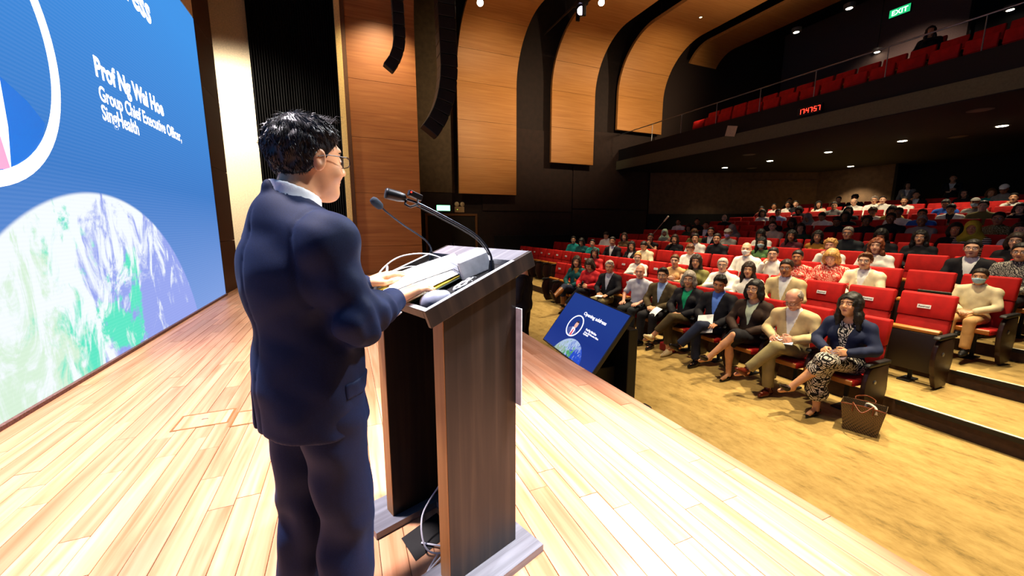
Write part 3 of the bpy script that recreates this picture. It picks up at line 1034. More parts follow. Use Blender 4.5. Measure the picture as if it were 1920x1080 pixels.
# black pleated stage curtain
def curtain(name, x0, x1, y, z0, z1, label, n=34, amp=.055):
    mb = MB(); N = n*6
    vs = []; fs = []
    for j, z in enumerate((z0, z1)):
        for i in range(N+1):
            t = i/N
            vs.append((x0+(x1-x0)*t, y+amp*math.sin(t*n*2*PI)+.02*math.sin(t*31), z))
    for i in range(N): fs.append((i, i+1, N+1+i+1, N+1+i))
    mb.add(vs, fs)
    vs2 = [(a, b+.02, c) for a, b, c in vs]
    mb.add(vs2, [f[::-1] for f in fs])
    o = mb.obj(name, CURTAIN, None, True); return tag(o, label, 'curtain')
curtain('stage_curtain', -1.95, .10, 12.6, .01, 9.4, 'tall black pleated curtain between the wings and the wooden wall')

# wooden wall at the far end of the stage, with brass edge
q = MB(); q.box((.36, 11.76, HALL_Z), (2.07, 15.0, 6.4))
struct('wall_stage_core', q, DARKWALL, 'dark core behind the wooden stage wall')
gs = MB(); gs.bbox((.10, 11.50, 0), (.235, 11.66, 8.4), .01)
struct('trim_2', gs, GOLD, 'brass coloured vertical edge strip of the wooden stage wall')
g2 = MB(); g2.box((.235, 11.55, 0), (.335, 11.74, 8.4))
struct('trim_3', g2, plain('reveal_brown', '#5b3a1f', .6), 'dark wooden reveal beside the brass edge strip')

# stage front
sf = MB(); sf.box((STAGE_X-.03, -4.0, HALL_Z), (STAGE_X-.004, 15.0, -.023))
struct('trim_4', sf, plain('stage_fascia', '#5a341a', .5), 'wooden fascia of the stage front')

# carpet
def carpet_mat():
    m = NT('ochre_carpet').set(.95, 0, .1)
    v = m.coords()
    n1 = m.n('ShaderNodeTexNoise'); n1.inputs['Scale'].default_value = 8.5; n1.inputs['Detail'].default_value = 8; n1.inputs['Roughness'].default_value = .72
    m.l(m.coords((1.0, .45, 1)), n1.inputs['Vector'])
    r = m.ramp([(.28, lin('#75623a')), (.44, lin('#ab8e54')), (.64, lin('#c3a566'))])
    m.l(n1.outputs['Fac'], r.inputs['Fac'])
    w = m.n('ShaderNodeTexWave', wave_type='BANDS', bands_direction='X'); w.inputs['Scale'].default_value = 42; w.inputs['Distortion'].default_value = 1.2; w.inputs['Detail'].default_value = 2
    m.l(v, w.inputs['Vector'])
    mx = m.n('ShaderNodeMixRGB', blend_type='MULTIPLY'); mx.inputs['Fac'].default_value = .35
    r2 = m.ramp([(.2, lin('#9a8a6a')), (.8, (1, 1, 1, 1))])
    m.l(w.outputs['Fac'], r2.inputs['Fac']); m.l(r.outputs['Color'], mx.inputs['Color1']); m.l(r2.outputs['Color'], mx.inputs['Color2'])
    m.l(mx.outputs['Color'], m.b.inputs['Base Color'])
    n3 = m.n('ShaderNodeTexNoise'); n3.inputs['Scale'].default_value = 260; m.l(v, n3.inputs['Vector'])
    m.bump(n3.outputs['Fac'], .4, .006)
    return m.m
CARPET = carpet_mat()
RISER = plain('dark_riser', '#3a2415', .8, var=.15, scale=20)
cp = MB(); cp.box((STAGE_X-.03, -4.0, HALL_Z-.2), (tier_x(2)+.02, SIDE_Y+.2, HALL_Z))
struct('floor_hall', cp, CARPET, 'ochre carpet in front of the first row')
NOSEB = plain('nosing_black', '#0c0b0a', .5); NOSEW = plain('nosing_white', '#e9dfc0', .5)
for k in range(2, 14):
    z = TIER[k-1]; x0 = tier_x(k); x1 = tier_x(k+1) if k < 13 else 21.5
    m = MB(); m.box((x0, -4.0, HALL_Z-.2), (x1+.0, SIDE_Y+.2, z))
    o = struct('floor_tier', m, CARPET, 'ochre carpeted tier under the %s seat row' % ORD[k-1])
    m = MB(); m.box((x0-.012, -4.0, TIER[k-2]+.001), (x0-.0005, SIDE_Y, z-.002)); m.obj('riser', RISER, o)
    y1 = 2.0-.02*(k-2)
    m = MB(); m.box((x0-.030, -4.0, z-.040), (x0-.0125, y1, z+.004)); m.obj('nosing', NOSEB, o)
    m = MB(); m.box((x0-.012, -4.0, z+.0005), (x0+.022, y1-.03, z+.005)); m.obj('nosing_strip', NOSEW, o)

# hall side wall with the door, dado, cladding
sw = MB(); sw.box((2.08, SIDE_Y, HALL_Z), (13.6, SIDE_Y+.2, CEIL_Z))
wall_side = struct('wall_side', sw, DARKWALL, 'dark brown side wall of the hall behind the curved bands')
for (xa, xb, za, zb) in ((5.1, 9.2, 1.95, 5.2), (9.25, 13.4, 2.1, 5.4), (9.25, 13.4, .9, 2.05)):
    m = MB(); m.bbox((xa, SIDE_Y-.06, za), (xb, SIDE_Y-.001, zb), .01); m.obj('panel', plain('side_panel', '#2a1a13', .85, var=.1, scale=6), wall_side)
m = MB(); m.box((2.08, SIDE_Y-.03, 2.6), (4.0, SIDE_Y-.001, CEIL_Z)); m.obj('panel', plain('side_panel_olive', '#4b3b26', .85, var=.1, scale=6), wall_side)
m = MB(); m.bbox((5.6, SIDE_Y-.25, HALL_Z), (13.4, SIDE_Y-.02, .95), .01); m.obj('dado', BLACKWALL, wall_side)
# brown rear part of the side wall, slanting in
a = Vector((13.5, 14.95)); b = Vector((20.6, 11.7)); dr = (b-a).normalized(); nn = Vector((-dr.y, dr.x))
m = MB(); poly = [a, b, b+nn*.2, a+nn*.2]
m.prism([tuple(p) for p in poly], 'z', HALL_Z, 5.0)
wall_rear_side = struct('wall_rear_side', m, BROWNWALL, 'slanting brown wall at the rear of the hall under the balcony')
m = MB(); poly = [a-nn*.001, b-nn*.001, b-nn*.12, a-nn*.12]; m.prism([tuple(p) for p in poly], 'z', HALL_Z, 1.9); m.obj('dado', BLACKWALL, wall_rear_side)
m = MB(); poly = [a+dr*3.8-nn*.001, b-dr*.05-nn*.001, b-dr*.05-nn*.06, a+dr*3.8-nn*.06]; m.prism([tuple(p) for p in poly], 'z', 3.1, 3.45); m.obj('panel', BROWNWALL, wall_rear_side)
m = MB(); m.box((20.6, 8.9, HALL_Z), (20.8, 11.72, 5.0))
wall_rear = struct('wall_rear', m, BROWNWALL, 'brown lit back wall under the balcony')
m = MB(); m.box((21.5, -4.0, HALL_Z), (21.7, 8.9, 5.0)); m.box((20.6, 8.8, HALL_Z), (21.5, 8.9, 5))
struct('wall_rear_recess', m, BLACKWALL, 'black recess at the back of the hall behind the standing people')

# exit door in the side wall
dr_ = empty('door_1', (3.85, SIDE_Y, HALL_Z)); tag(dr_, 'dark exit door with a brown frame in the side wall', None, None, 'structure')
m = MB(); m.bbox((-.93, -.05, .01), (-.005, -.01, 2.38), .006); m.obj('door_leaf', plain('door_dark', '#1a140c', .7), dr_)
m = MB(); m.bbox((.005, -.05, .01), (.93, -.01, 2.38), .006); m.obj('door_leaf', plain('door_dark', '#1a140c', .7), dr_)
FR = plain('door_frame_brown', '#6a4522', .6)
m = MB(); m.bbox((.94, -.08, 0), (1.03, -.005, 2.47), .006); m.obj('door_frame', FR, dr_)
m = MB(); m.bbox((-1.03, -.08, 0), (-.94, -.005, 2.47), .006); m.obj('door_frame', FR, dr_)
m = MB(); m.bbox((-.94, -.08, 2.385), (.94, -.005, 2.47), .006); m.obj('door_frame', FR, dr_)
for s in (-1, 1):
    m = MB(); m.tube([(.06*s, -.055, .95), (.06*s, -.10, 1.0), (.06*s, -.10, 1.3), (.06*s, -.055, 1.35)], .012, 8); m.obj('door_handle', METAL, dr_)

# curved wooden bands that run down the side wall and bend into the ceiling
def band(xa, xb, z0, zc, ylen, label, W=14.5, r=2.0, th=.12, wood=None):
    e = empty('ceiling_band', ((xa+xb)/2, W, z0)); tag(e, label, None, None, 'structure')
    prof = []
    zs = zc-r
    if zs > z0:
        n = max(1, round((zs-z0)/1.35))
        for i in range(n): prof.append([(W, z0+(zs-z0)*i/n), (W, z0+(zs-z0)*(i+1)/n)])
        a0 = 0
    else:
        a0 = math.asin(min(1, (z0-zs)/r))
    na = 3 if a0 == 0 else 2
    for i in range(na):
        pts = [a0+(PI/2-a0)*(i+j/6)/na for j in range(7)]
        prof.append([(W-r+r*math.cos(t), zs+r*math.sin(t)) for t in pts])
    y = W-r
    while y > W-ylen:
        prof.append([(y, zc), (max(y-2.4, W-ylen), zc)]); y -= 2.4
    for seg in prof:
        up = []; g = .004
        inner = []; outer = []
        for i, (yy, z) in enumerate(seg):
            p0 = seg[max(i-1, 0)]; p1 = seg[min(i+1, len(seg)-1)]
            t = Vector((p1[0]-p0[0], p1[1]-p0[1])).normalized(); nrmv = Vector((t.y, -t.x))
            q = Vector((yy, z))
            if i == 0: q += t*g
            if i == len(seg)-1: q -= t*g
            inner.append(q); outer.append(q+nrmv*th)
        poly = [tuple(p) for p in inner]+[tuple(p) for p in outer[::-1]]
        n = len(inner); mb = MB()
        vs = [(xa-e.location.x, p[0]-W, p[1]-z0) for p in poly]+[(xb-e.location.x, p[0]-W, p[1]-z0) for p in poly]
        N = 2*n
        fs = []
        for i in range(n-1):
            fs.append((i, i+1, N-2-i, N-1-i)); fs.append((N+i+1, N+i, N+N-1-i, N+N-2-i))
        for i in range(N):
            j = (i+1) % N
            fs.append((i, N+i, N+j, j))
        mb.add(vs, fs)
        me = mb.mesh('panel', [wood or BANDWOOD]); smooth_by_angle(me, 40)
        obj('panel', me, e)
    return e
band(4.04, 6.37, 2.55, 8.5, 16, 'tall curved wooden band nearest the stage, reaching lowest on the side wall')
band(7.91, 9.94, 3.9, 8.65, 16, 'second curved wooden band from the stage on the side wall')
band(11.12, 13.59, 5.45, 8.85, 16, 'third curved wooden band, ending above the balcony front')
band(14.91, 16.52, 8.6, 9.15, 16, 'short curved wooden band above the balcony seats', r=1.1)
band(.34, 2.08, HALL_Z, 8.6, 14, 'curved wooden wall at the far end of the stage, beside the black curtain', W=11.62, r=2.0, wood=WALLWOOD)
# ceiling above the bands
m = MB(); m.box((-6.5, -4.2, CEIL_Z), (30, SIDE_Y+.3, CEIL_Z+.2))
struct('ceiling', m, plain('dark_ceiling', '#17120e', .9), 'dark ceiling above the wooden bands')
m = MB(); m.box((-6.6, -4.3, HALL_Z), (30, -4.1, CEIL_Z))
struct('wall_near_side', m, BLACKWALL, 'dark side wall on the near side of the hall')
m = MB(); m.box((-6.6, -4.3, HALL_Z), (-6.4, SIDE_Y+.3, CEIL_Z))
struct('wall_stage_back', m, BLACKWALL, 'black wall far behind the LED wall')

# balcony
BX = 11.5
m = MB()
m.prism([(BX, 3.82), (BX, 4.22), (BX+.10, 4.22), (BX+.10, 4.72), (BX+.3, 4.72), (BX+.3, 4.2), (22, 4.2), (22, 3.82)], 'y', -4.1, SIDE_Y)
balcony = struct('balcony_front', m, plain('balcony_dark', '#120d0a', .8), 'dark balcony front and soffit over the rear rows')
m = MB(); m.box((BX-.012, -4.1, 3.84), (BX-.0005, SIDE_Y, 4.21)); m.obj('fascia_strip', plain('fascia_olive', '#5a5740', .8), balcony)
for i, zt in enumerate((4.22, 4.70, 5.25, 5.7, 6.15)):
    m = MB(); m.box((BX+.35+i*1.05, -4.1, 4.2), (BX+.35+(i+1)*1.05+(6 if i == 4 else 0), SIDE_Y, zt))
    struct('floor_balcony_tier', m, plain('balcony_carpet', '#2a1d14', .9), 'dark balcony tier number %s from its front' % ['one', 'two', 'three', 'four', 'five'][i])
m = MB(); m.tube([(BX+.2, -4.0, 5.40), (BX+.2, SIDE_Y-.1, 5.40)], .018, 8)
rail = empty('balcony_rail', (0, 0, 0)); tag(rail, 'thin metal handrail along the balcony front', 'handrail')
m.obj('handrail_tube', METAL, rail)
y = -3.5
while y < 14.5:
    m = MB(); m.tube([(BX+.2, y, 4.7205), (BX+.2, y, 5.39)], .011, 8); m.obj('post', METAL, rail); y += 1.5
# upper rear walls of the balcony
m = MB(); m.box((22.0, 8.0, 4.2), (22.2, SIDE_Y, CEIL_Z)); struct('wall_balcony_rear', m, plain('balcony_wall_pink', '#6a554c', .85), 'pinkish brown wall behind the balcony seats')
m = MB(); m.box((22.3, -4, 4.2), (22.5, 8.0, CEIL_Z)); struct('wall_balcony_recess', m, BLACKWALL, 'black recess behind the balcony seats')
m = MB(); m.box((13.6, SIDE_Y-.1, 4.2), (22.2, SIDE_Y+.1, CEIL_Z)); struct('wall_balcony_side', m, plain('balcony_side', '#33241d', .85), 'dark brown side wall beside the balcony')
# ---------------------------------------------------------------- slide shown on the LED wall and on the monitor
def slide_mat(name, k, off, strength, bgtop, bgmid, bglow, ocean, land, land2, cloud, scan=True):
    """k: metres of slide per metre of object, off: slide origin; local y = slide right, local z = slide up"""
    m = NT(name); t = m.t
    t.nodes.remove(m.b)
    out = t.nodes.get('Material Output')
    tc = m.n('ShaderNodeTexCoord')
    mp = m.n('ShaderNodeMapping'); mp.inputs['Scale'].default_value = (k, k, k); mp.inputs['Location'].default_value = (0, off[0], off[1])
    m.l(tc.outputs['Object'], mp.inputs['Vector'])
    sx = m.n('ShaderNodeSeparateXYZ'); m.l(mp.outputs['Vector'], sx.inputs[0])
    def math_(op, a, b=None, clamp=False):
        n = m.n('ShaderNodeMath', operation=op); n.use_clamp = clamp
        for i, v in enumerate((a, b)):
            if v is None: continue
            if isinstance(v, (int, float)): n.inputs[i].default_value = v
            else: m.l(v, n.inputs[i])
        return n.outputs[0]
    def noise(scale, detail=5, rough=.6, vec=None, dist=0.0):
        n = m.n('ShaderNodeTexNoise'); n.inputs['Scale'].default_value = scale; n.inputs['Detail'].default_value = detail
        n.inputs['Roughness'].default_value = rough; n.inputs['Distortion'].default_value = dist
        m.l(vec or mp.outputs['Vector'], n.inputs['Vector']); return n.outputs['Fac']
    def smooth(v, a, b):
        n = m.n('ShaderNodeMapRange'); n.interpolation_type = 'SMOOTHSTEP'
        n.inputs['From Min'].default_value = a; n.inputs['From Max'].default_value = b; m.l(v, n.inputs['Value']); return n.outputs[0]
    def mix(f, a, b):
        n = m.n('ShaderNodeMixRGB')
        if isinstance(f, float): n.inputs['Fac'].default_value = f
        else: m.l(f, n.inputs['Fac'])
        for i, c in ((1, a), (2, b)):
            if isinstance(c, tuple): n.inputs[i].default_value = c
            else: m.l(c, n.inputs[i])
        return n.outputs[0]
    Y, Z = sx.outputs['Y'], sx.outputs['Z']
    zf = math_('DIVIDE', Z, 5.0, True)
    br = m.ramp([(0.0, lin(bglow)), (.38, lin(bgmid)), (.9, lin(bgtop))]); m.l(zf, br.inputs['Fac'])
    bgc = br.outputs['Color']
    dy = math_('SUBTRACT', Y, 5.3); dz = math_('SUBTRACT', Z, -.76)
    r = math_('SQRT', math_('ADD', math_('MULTIPLY', dy, dy), math_('MULTIPLY', dz, dz)))
    disc = smooth(r, 2.47, 2.43)
    n1 = noise(1.1, 7, .62); n2 = noise(2.6, 8, .68, dist=.6)
    lv = math_('ADD', math_('MULTIPLY', math_('SUBTRACT', 5.55, Y), .55), math_('MULTIPLY', math_('SUBTRACT', n1, .5), 3.2))
    landm = smooth(lv, .05, .22)
    dry = smooth(math_('ADD', math_('MULTIPLY', math_('SUBTRACT', 4.75, Y), .9), math_('MULTIPLY', math_('SUBTRACT', n2, .5), 2.2)), .0, .5)
    lc = mix(dry, lin(land), lin(land2))
    ec = mix(landm, lin(ocean), lc)
    mp2 = m.n('ShaderNodeMapping'); mp2.inputs['Scale'].default_value = (1, 1.5, .75); mp2.inputs['Rotation'].default_value = (.5, 0, 0); m.l(mp.outputs['Vector'], mp2.inputs['Vector'])
    n3 = noise(1.9, 9, .66, mp2.outputs['Vector'], 1.1)
    cb = math_('ADD', n3, math_('MULTIPLY', math_('SUBTRACT', Z, .55), .10))
    cb = math_('ADD', cb, math_('MULTIPLY', math_('SUBTRACT', 5.6, Y), .035))
    ec = mix(smooth(cb, .47, .61), ec, lin(cloud))
    col = mix(disc, bgc, ec)
    if scan:
        w = m.n('ShaderNodeTexWave', wave_type='BANDS', bands_direction='Z'); w.inputs['Scale'].default_value = 9; w.inputs['Distortion'].default_value = .3
        m.l(mp.outputs['Vector'], w.inputs['Vector'])
        col = mix(.02, col, w.outputs['Color'])
    e = m.n('ShaderNodeEmission'); e.inputs['Strength'].default_value = strength
    m.l(col, e.inputs['Color']); m.l(e.outputs[0], out.inputs['Surface'])
    return m.m

def flat_poly(parent, name, pts, x, mat, th=.002, k=1.0, off=(0, 0)):
    """flat print on a screen: polygon of slide points (Y, z), a hair in front of the panel"""
    m = MB(); m.prism([((p[0]-off[0])/k, (p[1]-off[1])/k) for p in pts], 'x', x, x+th)
    return m.obj(name, mat, parent)
def ring_pts(cy, cz, r, n=64): return [(cy+r*math.cos(2*PI*i/n), cz+r*math.sin(2*PI*i/n)) for i in range(n)]
def slide_parts(root, x, k, off, white, suit, shirt, tie, skinc, hairc, title=True, bgin=None):
    """k, off: slide metres -> local metres"""
    def P(p): return ((p[0]-off[0])/k, (p[1]-off[1])/k)
    cy, cz, ro, ri = 3.87, 2.76, 1.13, 1.02
    m = MB(); n = 72
    a = [P(p) for p in ring_pts(cy, cz, ri, n)]; b = [P(p) for p in ring_pts(cy, cz, ro, n)]
    vs = [(x+.0045, *p) for p in a]+[(x+.0045, *p) for p in b]+[(x+.0005, *p) for p in a]+[(x+.0005, *p) for p in b]
    fs = []
    for i in range(n):
        j = (i+1) % n
        fs += [(i, n+i, n+j, j), (n+i, 3*n+i, 3*n+j, n+j), (2*n+i, i, j, 2*n+j)]
    m.add(vs, fs); m.obj('portrait_ring', white, root)
    def inside(pts):     # keep print inside the ring
        o = []
        for p in pts:
            d = math.hypot(p[0]-cy, p[1]-cz)
            o.append(p if d < ri else (cy+(p[0]-cy)*ri/d, cz+(p[1]-cz)*ri/d))
        return o
    def arc(a0, a1, n=14): return [(cy+ri*math.cos(math.radians(a0+(a1-a0)*i/n)), cz+ri*math.sin(math.radians(a0+(a1-a0)*i/n))) for i in range(n+1)]
    sh = [(3.62, 2.62), (3.30, 2.46), (3.08, 2.34)]+arc(207, 318)+[(4.70, 2.22), (4.53, 2.35), (4.28, 2.46), (4.12, 2.62)]
    flat_poly(root, 'portrait_suit', sh, x+.0010, suit, .001, k, off)
    flat_poly(root, 'portrait_shirt', [(3.70, 2.60), (3.86, 1.78), (4.22, 1.80), (4.27, 2.1), (4.28, 2.45), (4.10, 2.60)], x+.0021, shirt, .0006, k, off)
    flat_poly(root, 'portrait_tie', [(3.95, 2.46), (4.10, 2.46), (4.21, 1.795), (4.04, 1.765), (3.90, 1.78)], x+.0028, tie, .0006, k, off)
    flat_poly(root, 'portrait_face', [(4.03+.25*math.cos(t)*(1-.10*math.sin(t)), 2.92+.37*math.sin(t)) for t in np.linspace(0, 2*PI, 33)[:-1]], x+.0021, skinc, .0006, k, off)
    flat_poly(root, 'portrait_hair', [(4.03+.28*math.cos(t), 3.02+.32*math.sin(t)) for t in np.linspace(.15, PI-.15, 18)]+[(3.83, 3.14), (4.23, 3.14)][::1], x+.0028, hairc, .0006, k, off)
    for nm, s, y, z, width, bold in (('title_text', 'Opening address', 4.32 if k < 2 else 4.0, 4.09, 2.98 if k < 2 else 3.6, .012), ('name_text', 'Prof Ng Wai Hoe', 5.63, 2.905, 1.67, .010),
                                     ('post_text', 'Group Chief Executive Officer,', 5.635, 2.665, 2.25, .004), ('employer_text', 'SingHealth', 5.635, 2.475, .80, .004)):
        size = {'title_text': .46, 'name_text': .27, 'post_text': .215, 'employer_text': .215}[nm]
        me = text_mesh(s, size/k, .0006, bold=bold/k)
        w = max(v.co.x for v in me.vertices)-min(v.co.x for v in me.vertices)
        fx = width/k/w
        for v in me.vertices:
            a_, b_, c_ = v.co
            v.co = (x+.002+c_, P((y, z))[0]+a_*fx, P((y, z))[1]+b_)
        me.materials.append(white)
        obj(nm, me, root)

LEDW = emis('led_white', '#ffffff', 1.5)
led = empty('led_wall', (SCR_X, 0, 0)); tag(led, 'huge LED wall showing a blue slide with the globe and a portrait ring', 'screen')
m = MB(); m.box((-.33, -3.4, .0325), (0, 9.28, 5.03))
m.obj('display_panel', slide_mat('led_slide', 1.0, (0, 0), 1.05, '#3f93e6', '#3f7cc9', '#7f9fe0', '#98a6ee', '#5fe6c4', '#d8f0d8', '#f4faff'), led)
m = MB(); m.box((-.33, 9.2805, .0325), (.004, 9.292, 5.03)); m.obj('edge_trim', BLACK, led)
slide_parts(led, 0.0, 1.0, (0, 0), LEDW, emis('led_suit', '#1466c4', .9), emis('led_shirt', '#eef0ff', 1.2), emis('led_tie', '#f08fb4', 1.0), emis('led_skin', '#e0b090', .9), emis('led_hair', '#20243a', .7))

# ---------------------------------------------------------------- confidence monitor below the stage edge
mon = empty('confidence_monitor', (2.36, 3.63, HALL_Z)); tag(mon, 'tilted black monitor on a trolley at the stage edge, showing the same slide', 'monitor')
up = Vector((.42, -.05, .575)); H_ = up.length; up.normalize(); rt = Vector((0, -1, 0)); rt = (rt-up*rt.dot(up)).normalized()
nrmv = up.cross(rt).normalized()
if nrmv.x > 0: nrmv = -nrmv
# panel frame: local y runs to the viewer's right, local x out of the glass
M = Matrix.Identity(4)
for i in range(3):
    M[i][0] = nrmv[i]; M[i][1] = -rt[i]*(-1 if False else 1); M[i][2] = up[i]
M[0][1], M[1][1], M[2][1] = rt.x, rt.y, rt.z
MW = 1.10
pan = empty('display', (0, 0, 0)); pan.parent = mon
pan.matrix_local = Matrix.Translation(Vector((2.2, 3.65, -.062))-mon.location) @ M
mons = MW/8.9
m = MB(); m.bbox((-.045, -MW/2-.016, -.016), (-.002, MW/2+.016, H_+.012), .006); m.obj('bezel', BLACKGLOSS, pan)
k_ = 8.9/MW; off_ = (.6+8.9/2, 0.0)
sl = slide_mat('monitor_slide', k_, (off_[0], 0), .95, '#26408f', '#22388a', '#2b3f92', '#2c52cf', '#5aa86a', '#9fb89a', '#b9cdf0', False)
m = MB(); m.box((-.0019, -MW/2, 0), (-.0002, MW/2, H_-.004)); m.obj('glass', sl, pan)
tvp = empty('slide_print', (0, 0, 0)); tvp.parent = pan
slide_parts(pan, -.0004, k_, (off_[0], 0), emis('monitor_white', '#f4f6ff', 1.0), emis('monitor_suit', '#3a4a86', .8), emis('monitor_shirt', '#f0f0f6', .9), emis('monitor_tie', '#c84a5a', .8), emis('monitor_skin', '#d8a890', .8), emis('monitor_hair', '#3a2a30', .6))
bpy.data.objects.remove(tvp)
m = MB(); m.bbox((.30, -.50, .06), (.42, .40, .95), .01); m.bbox((.05, -.3, .2), (.30, .3, .5), .01); m.obj('stand_column', BLACK, mon)
for yy in (-.5, .4):
    m = MB(); m.bbox((-.15, yy-.06, .0), (.62, yy+.06, .07), .02); m.obj('stand_foot', BLACK, mon)

# ---------------------------------------------------------------- lectern
PZ = math.radians(19.0)
PODW = wood_mat('lectern_veneer', '#221b18', '#141110', '#352a22', 'z', 1.3, .46, None, .1)
PODE = wood_mat('lectern_edge_lit', '#9a6a38', '#845829', '#a97845', 'z', 1.0, .5, None, .05)  # orange-brown wood, brightened: warm light on the near edges put into the colour
PODT = wood_mat('lectern_top_sheen', '#6a6a70', '#5a5a60', '#7d7d84', 'x', 1.3, .24, None, .05)  # dark wood greyed: bright sheen on ledge and base put into the colour
PODI = plain('lectern_inside', '#0c0a09', .8)
pod = empty('lectern', (.288, 1.261, 0), PZ); tag(pod, 'dark wood lectern with a slanted open tray top, at which the speaker stands', 'lectern')
SL = math.atan2(.17, .47)
m = MB(); m.prism([(-.105, -.10), (.40, -.10), (.40, .645), (-.105, .645), (-.105, .435), (.20, .435), (.20, .115), (-.105, .115)], 'z', .0005, .034)
me = m.mesh('base_plate', [PODT]); obj('base_plate', me, pod)
def side(l0, l1, name):
    mm = MB()
    zt = lambda f: 1.088+f*.363-.02
    mm.prism([(0, .0345), (.33, .0345), (.33, zt(.33)), (0, zt(0))], 'y', l0, l1)
    o = mm.obj(name, PODW, pod); return o
side(0, .066, 'side_panel'); side(.480, .546, 'side_panel')
for l0, l1 in ((.001, .065), (.481, .545)):
    mm = MB(); mm.box((-.0035, l0, .0345), (-.0002, l1, 1.062)); mm.obj('lit_edge', PODE, pod)
mm = MB(); mm.box((.295, .0665, .0345), (.33, .4795, 1.16)); mm.obj('front_panel', PODW, pod)
mm = MB(); mm.box((.27, .0665, .036), (.2945, .4795, 1.1)); mm.obj('inner_lining', PODI, pod)
# tray in slope coordinates: u up the slope, v to the left, w out of it
TM = Matrix.Translation((-.085, 0, 1.111)) @ Matrix.Rotation(-SL, 4, 'Y')
tray = empty('tray', (0, 0, 0)); tray.parent = pod; tray.matrix_local = TM
UL = .50
for nm, lo, hi in (('tray_side', (0, -.03, -.062), (UL, -.012, 0)), ('tray_side', (0, .552, -.062), (UL, .57, 0)), ('tray_front', (0, -.0118, -.030), (.018, .5518, 0)), ('tray_ledge', (.405, -.0118, -.062), (UL, .5518, 0))):
    mm = MB(); mm.bbox(lo, hi, .0015); mm.obj(nm, PODT if nm == 'tray_ledge' else PODW, tray)
mm = MB(); mm.box((.0185, -.0115, -.035), (.4045, .5515, -.0225)); mm.obj('tray_floor', BLACK, tray)
for nm, lo, hi in (('rim_highlight', (.0005, -.0298, .0002), (.404, -.0125, .0016)), ('rim_highlight', (.0005, .5525, .0002), (.404, .5698, .0016)), ('rim_highlight', (.0005, -.0120, .0002), (.0178, .5520, .0016))):
    mm = MB(); mm.box(lo, hi); mm.obj(nm, plain('rim_pale', '#b9bcc2', .4), tray)  # pale strips: the highlight along the dark rim, put into the colour
mm = MB(); mm.bbox((.3305, -.030, .66), (.3365, .30, 1.06), .001); mm.obj('sign_board', plain('sign_white', '#e6eef4', .4), pod)
def world_tray(u, v, w): return pod.matrix_world @ TM @ Vector((u, v, w))
bpy.context.view_layer.update()
TW = pod.matrix_world @ TM
POD_M = pod.matrix_world.copy()
def on_tray(name, label, cat, u, v, w, rz=0.0, group=None):
    e = empty(name); e.matrix_world = TW @ Matrix.Translation((u, v, w)) @ Matrix.Rotation(rz, 4, 'Z'); tag(e, label, cat, group); return e
TF = -.0215
# clipboard folder, loose sheets
PAPER = plain('paper_white', '#f6f5f0', .7, var=.02)
e = on_tray('folder', 'dark green document folder with yellow pages under the white sheets', 'folder', .16, .27, TF+.012, -.06)
mm = MB(); mm.bbox((-.15, -.165, 0), (.14, .15, .004), .001); mm.obj('back_cover', plain('folder_green', '#24352c', .5), e)
mm = MB(); mm.bbox((-.145, -.158, .0045), (.13, .145, .010), .001); mm.obj('yellow_pages', plain('folder_yellow', '#d9c33a', .6), e)
mm = MB(); mm.bbox((-.152, -.168, .0105), (-.02, .0, .013), .0008); mm.obj('plastic_sleeve', plain('sleeve_clear', '#c8d2c2', .2), e)
for i, (u, v, rz, label) in enumerate(((.215, .315, -.42, 'topmost white sheet of notes lying tilted on the lectern folder'), (.175, .225, -.10, 'white sheet of notes lying straight under the tilted top sheet'))):
    mm = MB(); N = 8
    vs = []; 
    for j in range(N+1):
        for kx in range(2):
            vs.append((-.150+.30*j/N, -.108+.216*kx, .003*math.sin(j/N*PI)+.0012*kx))
    vs2 = [(a, b, c+.0012) for a, b, c in vs]
    fs = [(2*j, 2*j+1, 2*j+3, 2*j+2) for j in range(N)]
    mm.add(vs2, [f[::-1] for f in fs]); mm.add(vs, fs)
    o = mm.obj('paper_sheet', PAPER); tag(o, label, 'paper', 'sheets on the lectern')
    o.matrix_world = TW @ Matrix.Translation((u, v, TF+.031-.005*i)) @ Matrix.Rotation(rz, 4, 'Z')
# computer mouse
e = on_tray('computer_mouse', 'silver grey computer mouse lying in the near corner of the lectern tray', 'mouse', .085, .045, TF, -.25)
s = SDF(); s.u(ell((0, 0, .008), (.055, .030, .030))); s.u(ell((-.015, 0, .010), (.036, .031, .028)), .02); s.i(half((0, 0, -1), 0), .003)
obj('shell', sdf_mesh('shell', s, (-.07, -.045, -.01), (.07, .045, .05), .003, mats=[plain('mouse_silver', '#8f93a6', .3, .2)]), e)
mm = MB(); mm.tube([(.022, 0, .0335), (.036, 0, .0285)], .0035, 8); mm.obj('scroll_wheel', BLACK, e)
mm = MB(); mm.lathe([(.0045, 0), (.0045, .003)], 12, 0, Matrix.Translation((.012, .006, .0345))); mm.obj('sensor_light', emis('red_dot', '#ff3030', 1.0), e)
mm = MB(); mm.tube([(.055, 0, .012), (.09, .01, .006), (.14, .05, .005), (.20, .06, .005)], .002, 6); mm.obj('cord', BLACK, e)
